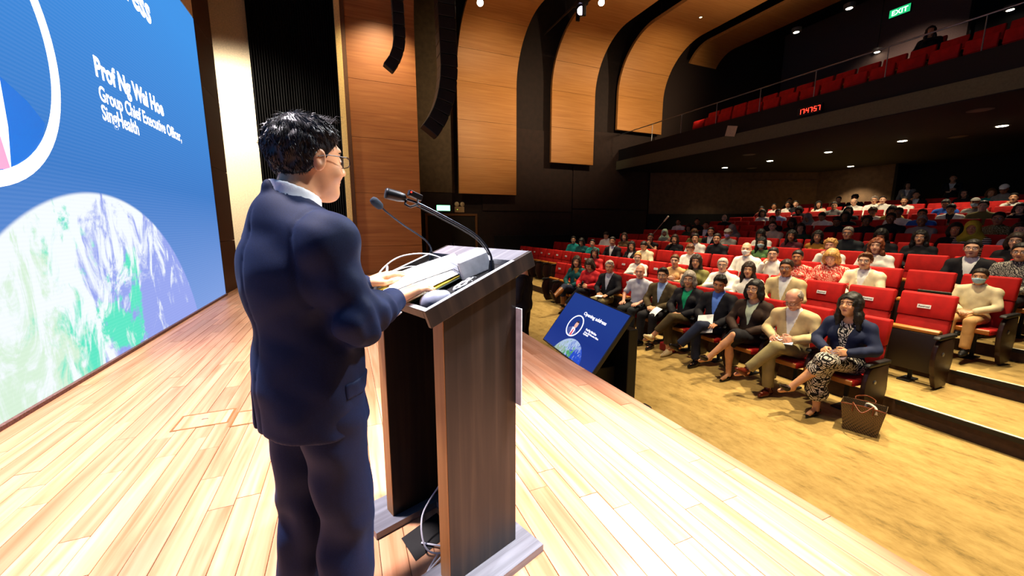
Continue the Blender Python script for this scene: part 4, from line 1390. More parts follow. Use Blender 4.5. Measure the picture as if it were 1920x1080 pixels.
# white carton and small device
e = on_tray('desk_microphone_base', 'white and grey box unit standing in the right rear corner of the tray', 'box', .31, .122, TF, -.25)
mm = MB(); mm.bbox((-.06, -.045, .0), (.07, .05, .075), .006); mm.obj('housing', plain('carton_white', '#eceef0', .5), e)
mm = MB(); mm.bbox((-.0625, -.040, .012), (-.0605, .045, .062), .0008); mm.obj('front_plate', plain('front_grey', '#8b96a6', .4), e)
mm = MB(); mm.box((-.0634, -.03, .036), (-.0626, .02, .039)); mm.obj('slot', BLACK, e)
e = on_tray('lanyard', 'crumpled white lanyard with metal clip beside the mouse', 'lanyard', .20, .03, TF+.006)
rg = random.Random(5); pts = []
for i in range(36):
    t = i/35*7; pts.append((.045*math.cos(t*1.7)*rg.uniform(.5, 1), .022*math.sin(t*2.3)*rg.uniform(.6, 1), .004+.010*abs(math.sin(t*1.1))))
mm = MB(); mm.tube(pts, .0035, 5); mm.obj('strap', plain('lanyard_white', '#d8d8d6', .6), e, True)
mm = MB(); mm.tube([(.03, .0, .012), (.05, .006, .012), (.06, 0, .008)], .003, 6); mm.obj('clip', METAL, e)
e = on_tray('remote_clicker', 'slim black remote control lying at the rear of the lectern tray', 'remote', .37, .33, TF+.001, PI/2+.05)
mm = MB(); mm.bbox((-.07, -.017, 0), (.07, .017, .016), .005); mm.obj('casing', BLACKGLOSS, e)
for i in range(3):
    mm = MB(); mm.lathe([(.005, .0162), (.005, .018)], 10, 0, Matrix.Translation((-.03+i*.025, 0, 0))); mm.obj('button', METAL, e)
e = on_tray('pen', 'white pen sticking out by the speaker\'s left hand', 'pen', .150, .535, .012)
mm = MB(); mm.tube([(-.03, -.03, -.03), (.02, .03, .012)], .005, 8); mm.obj('barrel', WHITEPL, e)
mm = MB(); mm.tube([(.0201, .0301, .0121), (.026, .037, .017)], .0055, 8); mm.obj('cap', METAL, e)
# cables in the tray
for i, (pts, label) in enumerate((([(.06, .50, .0), (.14, .54, .035), (.24, .545, .05), (.33, .47, .03), (.37, .36, -.02)], 'white cable looping highest along the left rim of the tray'),
                                  ([(.05, .44, .0), (.13, .47, .02), (.22, .46, .015), (.27, .41, -.01)], 'white cable making the lower loop by the left hand'),
                                  ([(.38, .42, -.02), (.35, .30, .0), (.31, .20, .006), (.26, .14, -.02)], 'thin white cable arching behind the top sheet'))):
    P = [Vector(p) for p in pts]; q = []
    for a in range(len(P)-1):
        p0 = P[max(a-1, 0)]; p1 = P[a]; p2 = P[a+1]; p3 = P[min(a+2, len(P)-1)]
        for t_ in np.linspace(0, 1, 7)[:-1]:
            t_ = float(t_)
            q.append(.5*((2*p1)+(p2-p0)*t_+(2*p0-5*p1+4*p2-p3)*t_**2+(3*p1-p0-3*p2+p3)*t_**3))
    q.append(P[-1])
    mm = MB(); mm.tube(q, .0032, 6); o = mm.obj('cable', WHITEPL, None, True); tag(o, label, 'cable', 'white cables in the lectern tray'); o.matrix_world = TW

def spline(pts, n=8):
    P = [Vector(p) for p in pts]; q = []
    for a in range(len(P)-1):
        p0 = P[max(a-1, 0)]; p1 = P[a]; p2 = P[a+1]; p3 = P[min(a+2, len(P)-1)]
        for i in range(n):
            t = i/n
            q.append(.5*((2*p1)+(p2-p0)*t+(2*p0-5*p1+4*p2-p3)*t**2+(3*p1-p0-3*p2+p3)*t**3))
    q.append(P[-1]); return q
# gooseneck microphones
MICM = plain('mic_dark', '#15181d', .4, .2); NECK = plain('gooseneck_steel', '#2d3440', .25, .8)
def along(p, d):
    d = Vector(d).normalized(); q = d.to_track_quat('Z', 'Y'); return Matrix.Translation(p) @ q.to_matrix().to_4x4()
e = empty('gooseneck_microphone', (.288, 1.261, 0), PZ); tag(e, 'gooseneck microphone with a round foam head, the one farther from the camera', 'microphone', 'microphones on the lectern')
mm = MB(); mm.lathe([(.012, 0), (.013, .012), (.010, .05), (.007, .07)], 14, 0, Matrix.Translation((.258, .505, 1.190))); mm.obj('mount', MICM, e)
ln = spline([(.258, .505, 1.255), (.252, .505, 1.285), (.215, .503, 1.322), (.12, .50, 1.381), (.045, .50, 1.436), (.020, .50, 1.462)])
mm = MB(); mm.tube(ln, .0042, 8); mm.obj('gooseneck', NECK, e, True)
mm = MB(); mm.lathe([(.006, -.004), (.0155, .006), (.0175, .022), (.0175, .040), (.012, .052), (.003, .055)], 18, 0, along((.026, .50, 1.452), (-.72, .0, .62))); mm.obj('foam_head', plain('mic_foam', '#1c2733', .9, bump=.3, scale=300), e, True)
e = empty('gooseneck_microphone', (.288, 1.261, 0), PZ); tag(e, 'gooseneck microphone with a long black capsule and clamped recorder, nearer the camera', 'microphone', 'microphones on the lectern')
mm = MB(); mm.lathe([(.013, 0), (.014, .012), (.011, .05), (.008, .07)], 14, 0, Matrix.Translation((.238, .035, 1.180))); mm.obj('mount', MICM, e)
ln = spline([(.238, .035, 1.245), (.234, .036, 1.270), (.205, .042, 1.316), (.145, .05, 1.362), (-.02, .07, 1.442), (-.075, .08, 1.462)])
mm = MB(); mm.tube(ln, .0042, 8); mm.obj('gooseneck', NECK, e, True)
mm = MB(); mm.tube([p+Vector((.002, .006, -.011)) for p in ln[10:-6]], .0022, 6); mm.obj('clipped_cable', BLACK, e, True)
mm = MB(); mm.lathe([(.006, -.006), (.013, 0), (.0165, .018), (.0175, .050), (.0175, .056), (.015, .060)], 18, 0, along((-.082, .082, 1.466), (-.95, .25, .22))); mm.obj('capsule', MICM, e, True)
rec = MB(); rec.bbox((-.024, -.009, -.010), (.024, .009, .010), .003, 0, Matrix.Translation((-.052, .066, 1.474)) @ Matrix.Rotation(.35, 4, 'Y')); ro = rec.obj('recorder', BLACKGLOSS, e)
mm = MB(); mm.lathe([(.0025, 0), (.0025, .002)], 10, 0, along((-.070, .0565, 1.483), (0, -1, .1))); mm.obj('record_light', emis('rec_red', '#ff2a1a', 3), ro)
mm = MB(); mm.tube([(-.045, .06, 1.460), (-.05, .055, 1.445), (-.075, .058, 1.437), (-.088, .066, 1.445), (-.080, .075, 1.458)], .004, 6); mm.obj('clamp', MICM, e, True)
# cables and tape on the floor inside the lectern
LOC = lambda f, l, z: (Matrix.Translation((.288, 1.261, 0)) @ Matrix.Rotation(PZ, 4, 'Z')) @ Vector((f, l, z))
o = MB().add([LOC(-.03, .22, .003), LOC(-.02, .37, .003), LOC(.18, .40, .003), LOC(.17, .25, .003), LOC(-.03, .22, .0015), LOC(-.02, .37, .0015), LOC(.18, .40, .0015), LOC(.17, .25, .0015)],
             [(0, 1, 2, 3), (7, 6, 5, 4), (0, 4, 5, 1), (1, 5, 6, 2), (2, 6, 7, 3), (3, 7, 4, 0)]).obj('gaffer_tape', plain('tape_black', '#141210', .5))
tag(o, 'patch of black gaffer tape on the stage floor inside the lectern', 'tape')
for i, (pts, label) in enumerate((([(.16, .33, .20), (.05, .30, .12), (.02, .22, .03), (.09, .16, .010), (.22, .12, .010)], 'pale cable drooping in an arc onto the floor inside the lectern'),
                                  ([(.03, .28, .010), (.09, .20, .012), (.16, .14, .014), (.24, .19, .02)], 'pale cable lying straight beside the black tape'),
                                  ([(.05, .18, .010), (-.03, .13, .010), (-.05, .085, .010), (.0, .06, .010), (.14, .05, .010)], 'grey cable curving round by the right panel foot'),
                                  ([(.06, .16, .012), (-.05, .12, .010), (-.08, .07, .010), (-.03, .045, .010), (.11, .042, .010)], 'grey cable making the outermost curve by the right panel foot'),
                                  ([(.24, .30, .80), (.21, .33, .70), (.23, .31, .55), (.22, .35, .40)], 'grey cable hanging inside the dark lectern body'))):
    mm = MB(); mm.tube([LOC(*p) for p in spline(pts)], .0042, 6); o = mm.obj('floor_cable', plain('cable_pale', '#c9c6cf', .4), None, True); tag(o, label, 'cable', 'cables inside the lectern')

# ---------------------------------------------------------------- fixtures of the hall
ex = empty('exit_sign', (3.52, SIDE_Y-.05, 2.02)); tag(ex, 'glowing green exit sign above the dark side door', 'exit sign')
m = MB(); m.bbox((-.27, -.06, -.115), (.27, .0, .115), .01); m.obj('casing', plain('exit_case', '#1d5a3a', .4), ex)
m = MB(); m.box((-.255, -.0645, -.10), (.255, -.0605, .10)); m.obj('lit_face', emis('exit_glow', '#8dffc0', 3.2), ex)
em = empty('emergency_light', (4.15, SIDE_Y-.02, 2.0)); tag(em, 'twin-headed emergency light box beside the green exit sign', 'emergency light')
m = MB(); m.bbox((-.19, -.10, -.14), (.19, 0, .08), .012); m.obj('battery_box', plain('em_box', '#a58a63', .5), em)
for s in (-1, 1):
    m = MB(); m.lathe([(.03, 0), (.085, .05), (.09, .075), (.085, .08)], 18, 0, along((.10*s, -.03, .18), (.15*s, -1, -.1))); l_ = m.obj('lamp_head', plain('em_lamp', '#c9b489', .3), em, True)
m = MB(); m.lathe([(.012, 0), (.012, .006)], 10, 0, along((-.09, -.101, -.03), (0, -1, 0))); m.obj('charge_light', emis('em_green', '#b6ff4a', 2), em)
ex2 = empty('exit_sign', (21.945, 10.1, 10.2)); tag(ex2, 'small green exit sign high on the wall behind the balcony', 'exit sign')
m = MB(); m.bbox((-.05, -.36, -.17), (.05, .36, .17), .01); m.obj('casing', plain('exit_case2', '#12663c', .4), ex2)
m = MB(); m.box((-.054, -.34, -.15), (-.0505, .34, .15)); m.obj('lit_face', emis('exit_glow2', '#1fae68', 1.6), ex2)
me = text_mesh('EXIT', .26, .001, 'CENTER', 1.0, .004)
for v in me.vertices: v.co = (-.056-v.co.z, -v.co.x, v.co.y-.09)
me.materials.append(emis('exit_letters', '#e6fff0', 2.2)); obj('lettering', me, ex2)
# digital clock on the balcony front
ck = empty('digital_clock', (BX-.02, 6.9, 4.36)); tag(ck, 'digital clock with red figures hanging on the balcony front', 'clock')
m = MB(); m.bbox((-.06, -.30, -.11), (.0, .30, .11), .01); m.obj('casing', BLACK, ck)
RED = emis('clock_red', '#ff3524', 5)
SEG = {'1': 'bc', '7': 'abc', '4': 'fgbc', '5': 'afgcd', '3': 'abgcd', '0': 'abcdef', '2': 'abged', '6': 'afgedc', '8': 'abcdefg', '9': 'abcdfg'}
def digit(ch, y):
    w, h, t = .030, .060, .010; m = MB()
    R = {'a': (-w, h-t, w, h), 'd': (-w, -h, w, -h+t), 'g': (-w, -t/2, w, t/2), 'f': (-w, 0, -w+t, h), 'e': (-w, -h, -w+t, 0), 'b': (w-t, 0, w, h), 'c': (w-t, -h, w, 0)}
    for s_ in SEG[ch]:
        a0, b0, a1, b1 = R[s_]
        # figures read towards the stage: viewer's right is -Y
        m.box((-.066, y-a1, b0), (-.0605, y-a0, b1))
    m.obj('digit', RED, ck)
for ch, y in zip('174757', (.235, .150, .045, -.040, -.145, -.230)): digit(ch, y)
for y in (.098, -.092):
    m = MB(); m.box((-.066, y-.006, .018), (-.0605, y+.006, .030)); m.box((-.066, y-.006, -.030), (-.0605, y+.006, -.018)); m.obj('colon', RED, ck); ck.children[-1]['kind'] = 'stuff'
bd = empty('projector_bracket', (BX-.03, 9.2, 4.3)); tag(bd, 'small pale tilted panel fixed on the balcony front', 'bracket')
m = MB(); m.bbox((-.04, -.20, -.14), (-.02, .16, .17), .005, 0, Matrix.Rotation(.25, 4, 'X')); m.obj('panel', plain('bracket_pale', '#b6ab90', .5), bd)
m = MB(); m.bbox((-.02, -.03, -.05), (.015, .03, .05), .005); m.obj('arm', BLACK, bd)
# recessed downlights under the balcony
def downlight(x, y, z, watts, label, group, lit=True, r=.11, ang=105):
    e = empty('downlight', (x, y, z)); tag(e, label, 'downlight', group)
    m = MB(); m.lathe([(r, -.001), (r+.035, -.003), (r+.035, -.012), (r, -.012)], 20); m.obj('bezel', plain('dl_bezel', '#4a4035', .5), e)
    m = MB(); m.lathe([(r*.95, -.0125), (r*.9, -.018)], 20); m.obj('lamp', emis('dl_lamp', '#fff0cf', 22) if lit else plain('dl_off', '#6b6152', .5), e)
    if lit and watts:
        l = spot('downlight_beam', (x, y, z-.06), (x, y, 0), watts, ang, .5, (1, .83, .55), .08)
    return e
for i, y in enumerate((12.35, 10.4, 8.42, 6.5, 4.6)):
    downlight(15.2, y, 3.82, 190 if i else 60, 'lit downlight in the balcony soffit, %s from the slanting rear wall' % ORD[i], 'soffit downlights')
for i, (x, y) in enumerate(((16.4, 12.0), (15.9, 5.6), (13.2, 9.8), (12.7, 4.2))):
    downlight(x, y, 3.82, 0, 'unlit round fitting in the balcony soffit, %s from the slanting rear wall' % ORD[i], 'unlit soffit fittings', False, .17)
downlight(19.7, 10.0, 3.82, 420, 'lit downlight nearest the brown back wall', None, True, .11, 100)
# downlights in the upper ceiling bands
for x, y, z, label in ((5.1, 12.0, 8.49, 'tiny downlight in the tall band nearest the stage'), (8.7, 11.2, 8.64, 'tiny downlight in the second curved band'), (12.4, 11.6, 8.84, 'tiny downlight in the third curved band')):
    e = empty('band_downlight', (x, y, z)); tag(e, label, 'downlight', 'band downlights')
    m = MB(); m.lathe([(.05, -.001), (.075, -.003), (.075, -.010), (.05, -.010)], 16); m.obj('bezel', plain('dl_bezel', '#4a4035', .5), e)
    m = MB(); m.lathe([(.048, -.0105), (.046, -.014)], 16); m.obj('lamp', emis('bdl_lamp', '#ffe2b0', 5), e)
for x, y, z, label in ((16.6, 9.1, 8.8, 'bright lamp at the end of the short band above the balcony'), (16.7, 10.9, 8.8, 'bright lamp beyond the short band above the balcony'), (21.8, 10.65, 8.8, 'lamp by the wall behind the balcony'), (21.9, 6.95, 8.8, 'bright oval lamp above the rear balcony seats')):
    e = empty('pendant_downlight', (x, y, z)); tag(e, label, 'downlight', 'balcony ceiling lamps')
    m = MB(); m.lathe([(.10, .0), (.16, .02), (.17, .14), (.06, .16)], 18); m.obj('can', plain('can_grey', '#6a6358', .5), e)
    m = MB(); m.lathe([(.095, -.004), (.095, -.001)], 18); m.obj('lamp', emis('pend_lamp', '#fff6e0', 14), e)
    m = MB(); m.tube([(0, 0, .16), (0, 0, CEIL_Z-z)], .012, 6); m.obj('stem', BLACK, e)
spot('balcony_wash', (19.0, 9.0, 9.4), (22, 9.5, 6.5), 420, 90, .8, (1, .8, .7), .1)
spot('balcony_wash', (12.4, 7.0, 9.0), (12.6, 6.5, 5.0), 380, 80, .8, (1, .72, .55), .1)
spot('balcony_wash', (12.4, 10.5, 9.0), (12.6, 10.0, 5.0), 260, 80, .8, (1, .72, .55), .1)
# moving-head spotlight and its bar
bar = empty('lighting_bar', (7.0, 0, 8.1)); tag(bar, 'black lighting bar hung across the hall between the curved bands', 'lighting bar')
m = MB(); m.tube([(0, -2, 0), (0, 13.5, 0)], .03, 8); m.obj('bar_tube', BLACK, bar)
for y in (0, 4, 8, 12):
    m = MB(); m.tube([(0, y, .03), (0, y, CEIL_Z-8.1)], .015, 6); m.obj('hanger', BLACK, bar)
mh = empty('moving_head_light', (7.0, 11.1, 8.06)); tag(mh, 'moving-head spotlight glowing violet white in the dark gap between bands', 'spotlight')
m = MB(); m.bbox((-.16, -.16, -.16), (.16, .16, -.03), .02); m.obj('base', BLACK, mh)
for s in (-1, 1):
    m = MB(); m.bbox((-.06, .17*s-.03, -.5), (.06, .17*s+.03, -.165), .01); m.obj('yoke', BLACK, mh)
hd_ = MB(); A_ = along((0.06, 0.05, -.28), (-.6, -.75, -.25)); hd_.lathe([(.09, -.22), (.13, -.1), (.135, .12), (.12, .16)], 20, 0, A_); h_ = hd_.obj('head', BLACKGLOSS, mh, True)
m = MB(); m.lathe([(.115, .1605), (.10, .175), (.02, .18)], 20, 0, A_); m.obj('lens', emis('mh_lens', '#e6d4ff', 16), h_, True)
for (x, y, z, label) in ((7.6, 10.9, 8.05, 'bright round profile spotlight next to the moving head'), (4.0, 11.7, 7.7, 'profile spotlight in the gap before the tall band'), (3.1, 12.2, 7.75, 'small spotlight at the top of the line array gap')):
    e = empty('profile_spotlight', (x, y, z)); tag(e, label, 'spotlight', 'profile spotlights')
    d_ = (Vector((.3, 1.4, .6))-Vector((x, y, z))).normalized(); A_ = along((0, 0, 0), d_)
    m = MB(); m.lathe([(.05, -.30), (.09, -.26), (.10, -.05), (.085, .0), (.085, .18), (.10, .20)], 18, 0, A_); m.obj('body', BLACK, e, True)
    m = MB(); m.lathe([(.09, .2005), (.02, .215)], 18, 0, A_); m.obj('lens', emis('prof_lens', '#fff2d0', 26), e)
    m = MB(); m.tube([(0, 0, .05), (0, 0, CEIL_Z-z)], .012, 6); m.obj('hanger', BLACK, e)
# line array loudspeakers hanging over the stage edge
def line_array(x, y, z0, n, label, w=.62, lean=.0, curve=.085, h=.27, d=.42, yaw=0.0):
    e = empty('line_array', (x, y, z0), yaw); tag(e, label, 'loudspeaker', 'line arrays'); a = -.62; p = Vector((0, 0, 0))
    for i in range(n):
        Mx = Matrix.Translation(p) @ Matrix.Rotation(a, 4, 'Y')
        m = MB(); m.bbox((-d/2, -w/2, 0), (d/2, w/2, h-.012), .015, 0, Mx); c = m.obj('cabinet', BLACK, e)
        m = MB(); m.bbox((-d/2-.008, -w/2+.03, .02), (-d/2-.001, w/2-.03, h-.035), .003, 0, Mx); m.obj('grille', plain('grille_dark', '#1b1a1a', .5, bump=.5, scale=200), c)
        p = p + (Matrix.Rotation(a, 3, 'Y') @ Vector((0, 0, h))); a = min(a+curve*(1.5 if i < 3 else 1), .02)
    m = MB(); m.tube([p, p+Vector((0, 0, 8.35-z0-p.z))], .02, 6); m.obj('rigging', BLACK, e)
line_array(2.05, 10.0, 3.62, 13, 'long curved black line array hanging beside the wooden stage wall', .40, yaw=PI)
line_array(1.10, 9.5, 4.75, 8, 'shorter black line array hanging in front of the wooden wall', .20, d=.24, h=.24, curve=.15, yaw=PI)
# ---------------------------------------------------------------- auditorium seats
REDF = cloth('red_seat_fabric', '#b51613', .75, 180, .06)
REDD = cloth('red_seat_fabric_lower', '#a81411', .75, 180, .06)
SHELL = plain('seat_shell', '#1c0d0a', .5)
PANEL = plain('seat_end_panel', '#2a100b', .45)
TANW = wood_mat('seat_edge_wood', '#b06a24', '#8e5218', '#c98038', 'y', 1.5, .4, None, .05)
CARDW = plain('card_white', '#f0efe9', .6)
CARDT = plain('card_ink', '#15131a', .6)
def slab(profile, y0, y1, r=.012):
    """prism of an (x, z) outline with rounded vertical sides"""
    m = MB(); m.prism(profile, 'y', y0, y1)
    me = m.mesh('slab'); bm = bmesh.new(); bm.from_mesh(me)
    bmesh.ops.bevel(bm, geom=[e for e in bm.edges], offset=r, segments=2, affect='EDGES', profile=.5, clamp_overlap=True)
    bm.to_mesh(me); bm.free(); smooth_by_angle(me, 50); return me
W2 = .235
ME = {}
ME['backrest'] = slab([(.150, .40), (.078, .775), (.005, .765), (.06, .40)], -W2, W2, .018); ME['backrest'].materials.append(REDD)
ME['headrest'] = slab([(.092, .770), (.068, .900), (.040, 1.040), (.010, 1.052), (-.045, 1.04), (-.02, .90), (.012, .765)], -W2-.006, W2+.006, .016); ME['headrest'].materials.append(REDF)
ME['back_shell'] = slab([(.058, .36), (.004, .76), (-.022, .90), (-.046, 1.02), (-.058, 1.02), (-.036, .90), (-.012, .75), (.040, .36)], -W2+.004, W2-.004, .004); ME['back_shell'].materials.append(SHELL)
ME['seat_up'] = slab([(.165, .20), (.285, .15), (.272, .615), (.180, .615)], -W2+.005, W2-.005, .015); ME['seat_up'].materials.append(SHELL)
ME['edge_up'] = slab([(.180, .6155), (.276, .6155), (.272, .650), (.228, .668), (.186, .650)], -W2+.005, W2-.005, .008); ME['edge_up'].materials.append(TANW)
ME['seat_down'] = slab([(.15, .36), (.52, .38), (.55, .42), (.52, .448), (.15, .428)], -W2+.005, W2-.005, .015); ME['seat_down'].materials.append(REDD)
ME['edge_down'] = slab([(.5505, .39), (.565, .40), (.565, .44), (.5505, .45)], -W2+.01, W2-.01, .003); ME['edge_down'].materials.append(TANW)
m = MB(); m.bbox((.13, -.02, .0), (.16, .02, .37), .006); m.bbox((.08, -.06, .0), (.30, .06, .02), .004); ME['pedestal'] = m.mesh('pedestal', [BLACK])
def arm_panel():
    pts = []
    for a in np.linspace(-PI/2, PI/2, 9): pts.append((.36+.10*math.cos(a), .37+.21*math.sin(a)))
    prof = [(.10, .02), (.33, .02), (.40, .14)]+pts[1:]+[(.06, .585), (.03, .3)]
    return slab(prof, -.022, .022, .007)
ME['arm_panel'] = arm_panel(); ME['arm_panel'].materials.append(PANEL)
ME['armrest'] = slab([(.04, .592), (.43, .592), (.455, .607), (.43, .632), (.04, .632)], -.030, .030, .008); ME['armrest'].materials.append(BLACK)
m = MB(); m.lathe([(.022, 0), (.024, .006), (.016, .010)], 14, 0, along((.30, -.0225, .42), (0, -1, 0))); ME['socket'] = m.mesh('socket', [METAL])
def card():
    m = MB(); m.bbox((0, -.060, -.022), (.0025, .060, .022), .0006); return m.mesh('reserved_card', [CARDW])
ME['reserved_card'] = card()
me = text_mesh('Reserved', .026, .0003, 'CENTER', 1.0, .0006)
for v in me.vertices: v.co = (.0028+v.co.z, v.co.x, v.co.y-.008)
me.materials.append(CARDT); ME['card_text'] = me

SEATS = {}
def seat(k, x, y, z, label, group, down=False, reserved=False, end=False, arm2=False, yaw=PI):
    e = empty('auditorium_seat', (x, y, z), yaw); tag(e, label, 'seat', group)
    inst('backrest', ME['backrest'], e); inst('headrest', ME['headrest'], e); inst('back_shell', ME['back_shell'], e)
    if down:
        c = inst('seat_cushion', ME['seat_down'], e); inst('wooden_edge', ME['edge_down'], c)
    else:
        c = inst('seat_cushion', ME['seat_up'], e); inst('wooden_edge', ME['edge_up'], c)
    inst('pedestal', ME['pedestal'], e)
    sides = [.274]+([-.274] if arm2 else [])          # local +y is the world's -y, the aisle side
    for s in sides:
        p = inst('side_panel', ME['arm_panel'], e); p.location = (0, s, 0)
        a = inst('armrest', ME['armrest'], p)
        if end and s > 0:
            so = inst('socket', ME['socket'], p); so.rotation_euler = (0, 0, 0); so.scale = (1, -1, 1)
    if reserved:
        c = inst('reserved_card', ME['reserved_card'], e); c.location = (.0815, .0, .895); c.rotation_euler = (0, -.17, 0)
        inst('card_text', ME['card_text'], c)
    return e
ROWS = {1: (2.34, 13), 2: (2.25, 22), 3: (2.11, 21), 4: (2.04, 20), 5: (2.10, 19), 6: (2.06, 19), 7: (2.10, 18), 8: (2.05, 17), 9: (2.10, 17), 10: (2.06, 16), 11: (2.10, 17), 12: (2.06, 17)}
PITCH_Y = .548
def seat_y(k, i): return ROWS[k][0]+PITCH_Y*i
# ---------------------------------------------------------------- the speaker
SP = empty('person', (-.115, 1.285, 0), math.radians(90-58))
tag(SP, 'man in a navy suit standing at the lectern with both hands on it', 'person')
J = {'female': False}
J['pel'] = A3(-.01, 0, .93); J['chest'] = A3(-.015, 0, 1.22); J['neck'] = A3(-.020, 0, 1.430)
J['hR'] = rotm(0.0, .0, 0); J['hc'] = A3(.036, 0, 1.560); HS = .96
J['shL'] = A3(-.010, .150, 1.340); J['shR'] = A3(-.015, -.168, 1.340)
J['elL'] = A3(.12, .235, 1.115); J['elR'] = A3(.012, -.228, 1.118)
J['wrL'] = A3(.335, .200, 1.150); J['wrR'] = A3(.235, -.110, 1.138)
J['hdL'] = (.88, -.30, .33); J['hnL'] = (-.33, .05, .94); J['hdR'] = (.92, -.20, .33); J['hnR'] = (-.33, .10, .94)
J['curlL'] = .30; J['curlR'] = .55
for s, Ls in ((1, 'L'), (-1, 'R')):
    J['hip'+Ls] = A3(-.01, .088*s, .90); J['kn'+Ls] = A3(.02 if s < 0 else -.01, .10*s, .49); J['an'+Ls] = A3(-.02 if s < 0 else -.05, .115*s, .085); J['to'+Ls] = A3(.13 if s < 0 else .10, .150*s, .035)
obj('body', body_mesh('body', J, .014, .0034,   .0042, body_mats('light'), hs=HS), SP)
def stand_torso(g, hem):
    d = SDF()
    d.u(ell((-.028, 0, 1.245), (.122+g, .172+g, .175)))
    d.u(ell((-.002, 0, 1.03), (.128+g, .160+g, .20)), .06)
    d.u(ell((-.012, 0, .865), (.134+g, .172+g, .20)), .06)
    d.u(rc(J['shL'], J['shR'], .052+g, .052+g), .05)
    d.u(rc(J['neck']+A3(-.022, 0, -.030), J['shL'], .050+g, .045+g), .06)
    d.u(rc(J['neck']+A3(-.022, 0, -.030), J['shR'], .050+g, .045+g), .06)
    d.u(rc((-.005, -.055, .70), (-.005, .055, .70), .130+g, .130+g), .06)
    return d
d = stand_torso(.014, .8)
for s in 'LR':
    a, e_, w = J['sh'+s], J['el'+s], J['wr'+s]
    d.u(rc(a+A3(0, 0, -.015), e_, .058, .050), .05)
    d.u(rc(e_, e_+(w-e_)*.93, .049, .044), .05)
    d.u(rc(a+(e_-a)*.55, e_+(w-e_)*.40, .036, .036), .06)
fo = folds(.0045, 11)
def sleeve_folds(P):
    o = np.zeros(len(P), f32)
    for s in 'LR':
        for (p, q, ph, A_) in ((J['sh'+s], J['el'+s], 0, .0055), (J['el'+s], J['wr'+s], 1.5, .0065)):
            ax = nrm(q-p).astype(f32); L_ = float(np.linalg.norm(q-p))
            t = (P-p)@ax; r = np.linalg.norm((P-p)-t[:, None]*ax, axis=1)
            wgt = np.exp(-((r/.085)**4))*np.exp(-(((t-(L_ if ph == 0 else .03))/.10)**2))
            o += (A_*np.sin(t*95+ph+P[:, 2]*25+np.sin(P[:, 0]*40)*.8)*wgt).astype(f32)
    # seams: centre back and armholes, sunk a little
    o += (.0035*np.exp(-(P[:, 1]/.0055)**2)*(P[:, 0] < -.03)*(P[:, 2] < 1.43)).astype(f32)
    yy = np.abs(P[:, 1])-(.148+.05*np.clip(1.38-P[:, 2], 0, .3))
    o += (.0045*np.exp(-(yy/.006)**2)*(P[:, 2] > 1.17)).astype(f32)
    return o+fo(P)
d.disp(sleeve_folds)
# collar roll round the back of the neck, open lapels in front
d.u(rc((-.020, -.070, 1.425), (-.070, .0, 1.482), .016, .017), .02); d.u(rc((-.020, .070, 1.425), (-.070, .0, 1.482), .016, .017), .02)
d.sub(rc((-.010, 0, 1.405), (.045, 0, 1.62), .071, .105), .006)
a1 = halfp((0, .33, -.075), (0, 0, 1.08)); a2 = halfp((0, -.33, -.075), (0, 0, 1.08)); a3 = halfp((-1, 0, 0), (.02, 0, 0))
d.sub(lambda P: np.maximum(np.maximum(a1(P), a2(P)), a3(P)), .004)
d.i(lambda P: (f32(.792)+P[:, 0]*f32(-.02)-np.abs(P[:, 1])*f32(.05))-P[:, 2], .008)
v1 = halfp((-.12, .28, -.05), (-.12, .012, .96)); v2 = halfp((.0, -1, -.035), (0, .030, .97)); v3 = halfp((1, 0, 0), (-.06, 0, 0))
d.sub(lambda P: np.maximum(np.maximum(np.abs(P[:, 1]-f32(.045))-f32(.010)*(f32(.99)-P[:, 2])*f32(5), P[:, 0]+f32(.05)), P[:, 2]-f32(.985)), .004)
SUIT = NT('navy_suit').set(.72, 0, .16)
def suit_mat(col='#0c1733'):
    m = SUIT; v = m.coords()
    nz = m.n('ShaderNodeTexNoise'); nz.inputs['Scale'].default_value = 420; nz.inputs['Detail'].default_value = 2; m.l(v, nz.inputs['Vector'])
    c = lin(col); r = m.ramp([(.3, tuple(x*.7 for x in c[:3])+(1,)), (.7, tuple(x*1.3 for x in c[:3])+(1,))])
    m.l(nz.outputs['Fac'], r.inputs['Fac']); m.l(r.outputs['Color'], m.b.inputs['Base Color']); m.bump(nz.outputs['Fac'], .15, .001)
    m.b.inputs['Sheen Weight'].default_value = .04; m.b.inputs['Sheen Tint'].default_value = (.2, .4, 1, 1)
    return m.m
SUITM = suit_mat()
JD = d
jk = obj('jacket', sdf_mesh('jacket', d, (-.26, -.36, .70), (.40, .36, 1.50), .0062, mats=[SUITM], smooth_it=2), SP)
def ax_mat(p, dirv, M0=None): return along(p, dirv)
for i in range(4):
    e_, w = J['elR'], J['wrR']; axd = nrm(w-e_); p = e_+(w-e_)*(.915-.055*i)+A3(.004, -.028, -.036)
    m = MB(); m.lathe([(.0058, 0), (.0062, .002), (.004, .004)], 12, 0, along(tuple(map(float, p)), (.1, -.6, -.78))); m.obj('cuff_button', plain('suit_button', '#c8ccd8', .25), jk)
fl_ = SDF(); fl_.add(JD); fl_.off(.0045); fl_.i(rbox((.055, -.17, .915), (.065, .10, .024), .008, rotm(0, .06, 0)), .002); fl_.i(lambda P: P[:, 1]+f32(.06), .002)
obj('pocket_flap', sdf_mesh('pocket_flap', fl_, (-.04, -.29, .86), (.16, -.04, .97), .0055, mats=[SUITM]), jk)
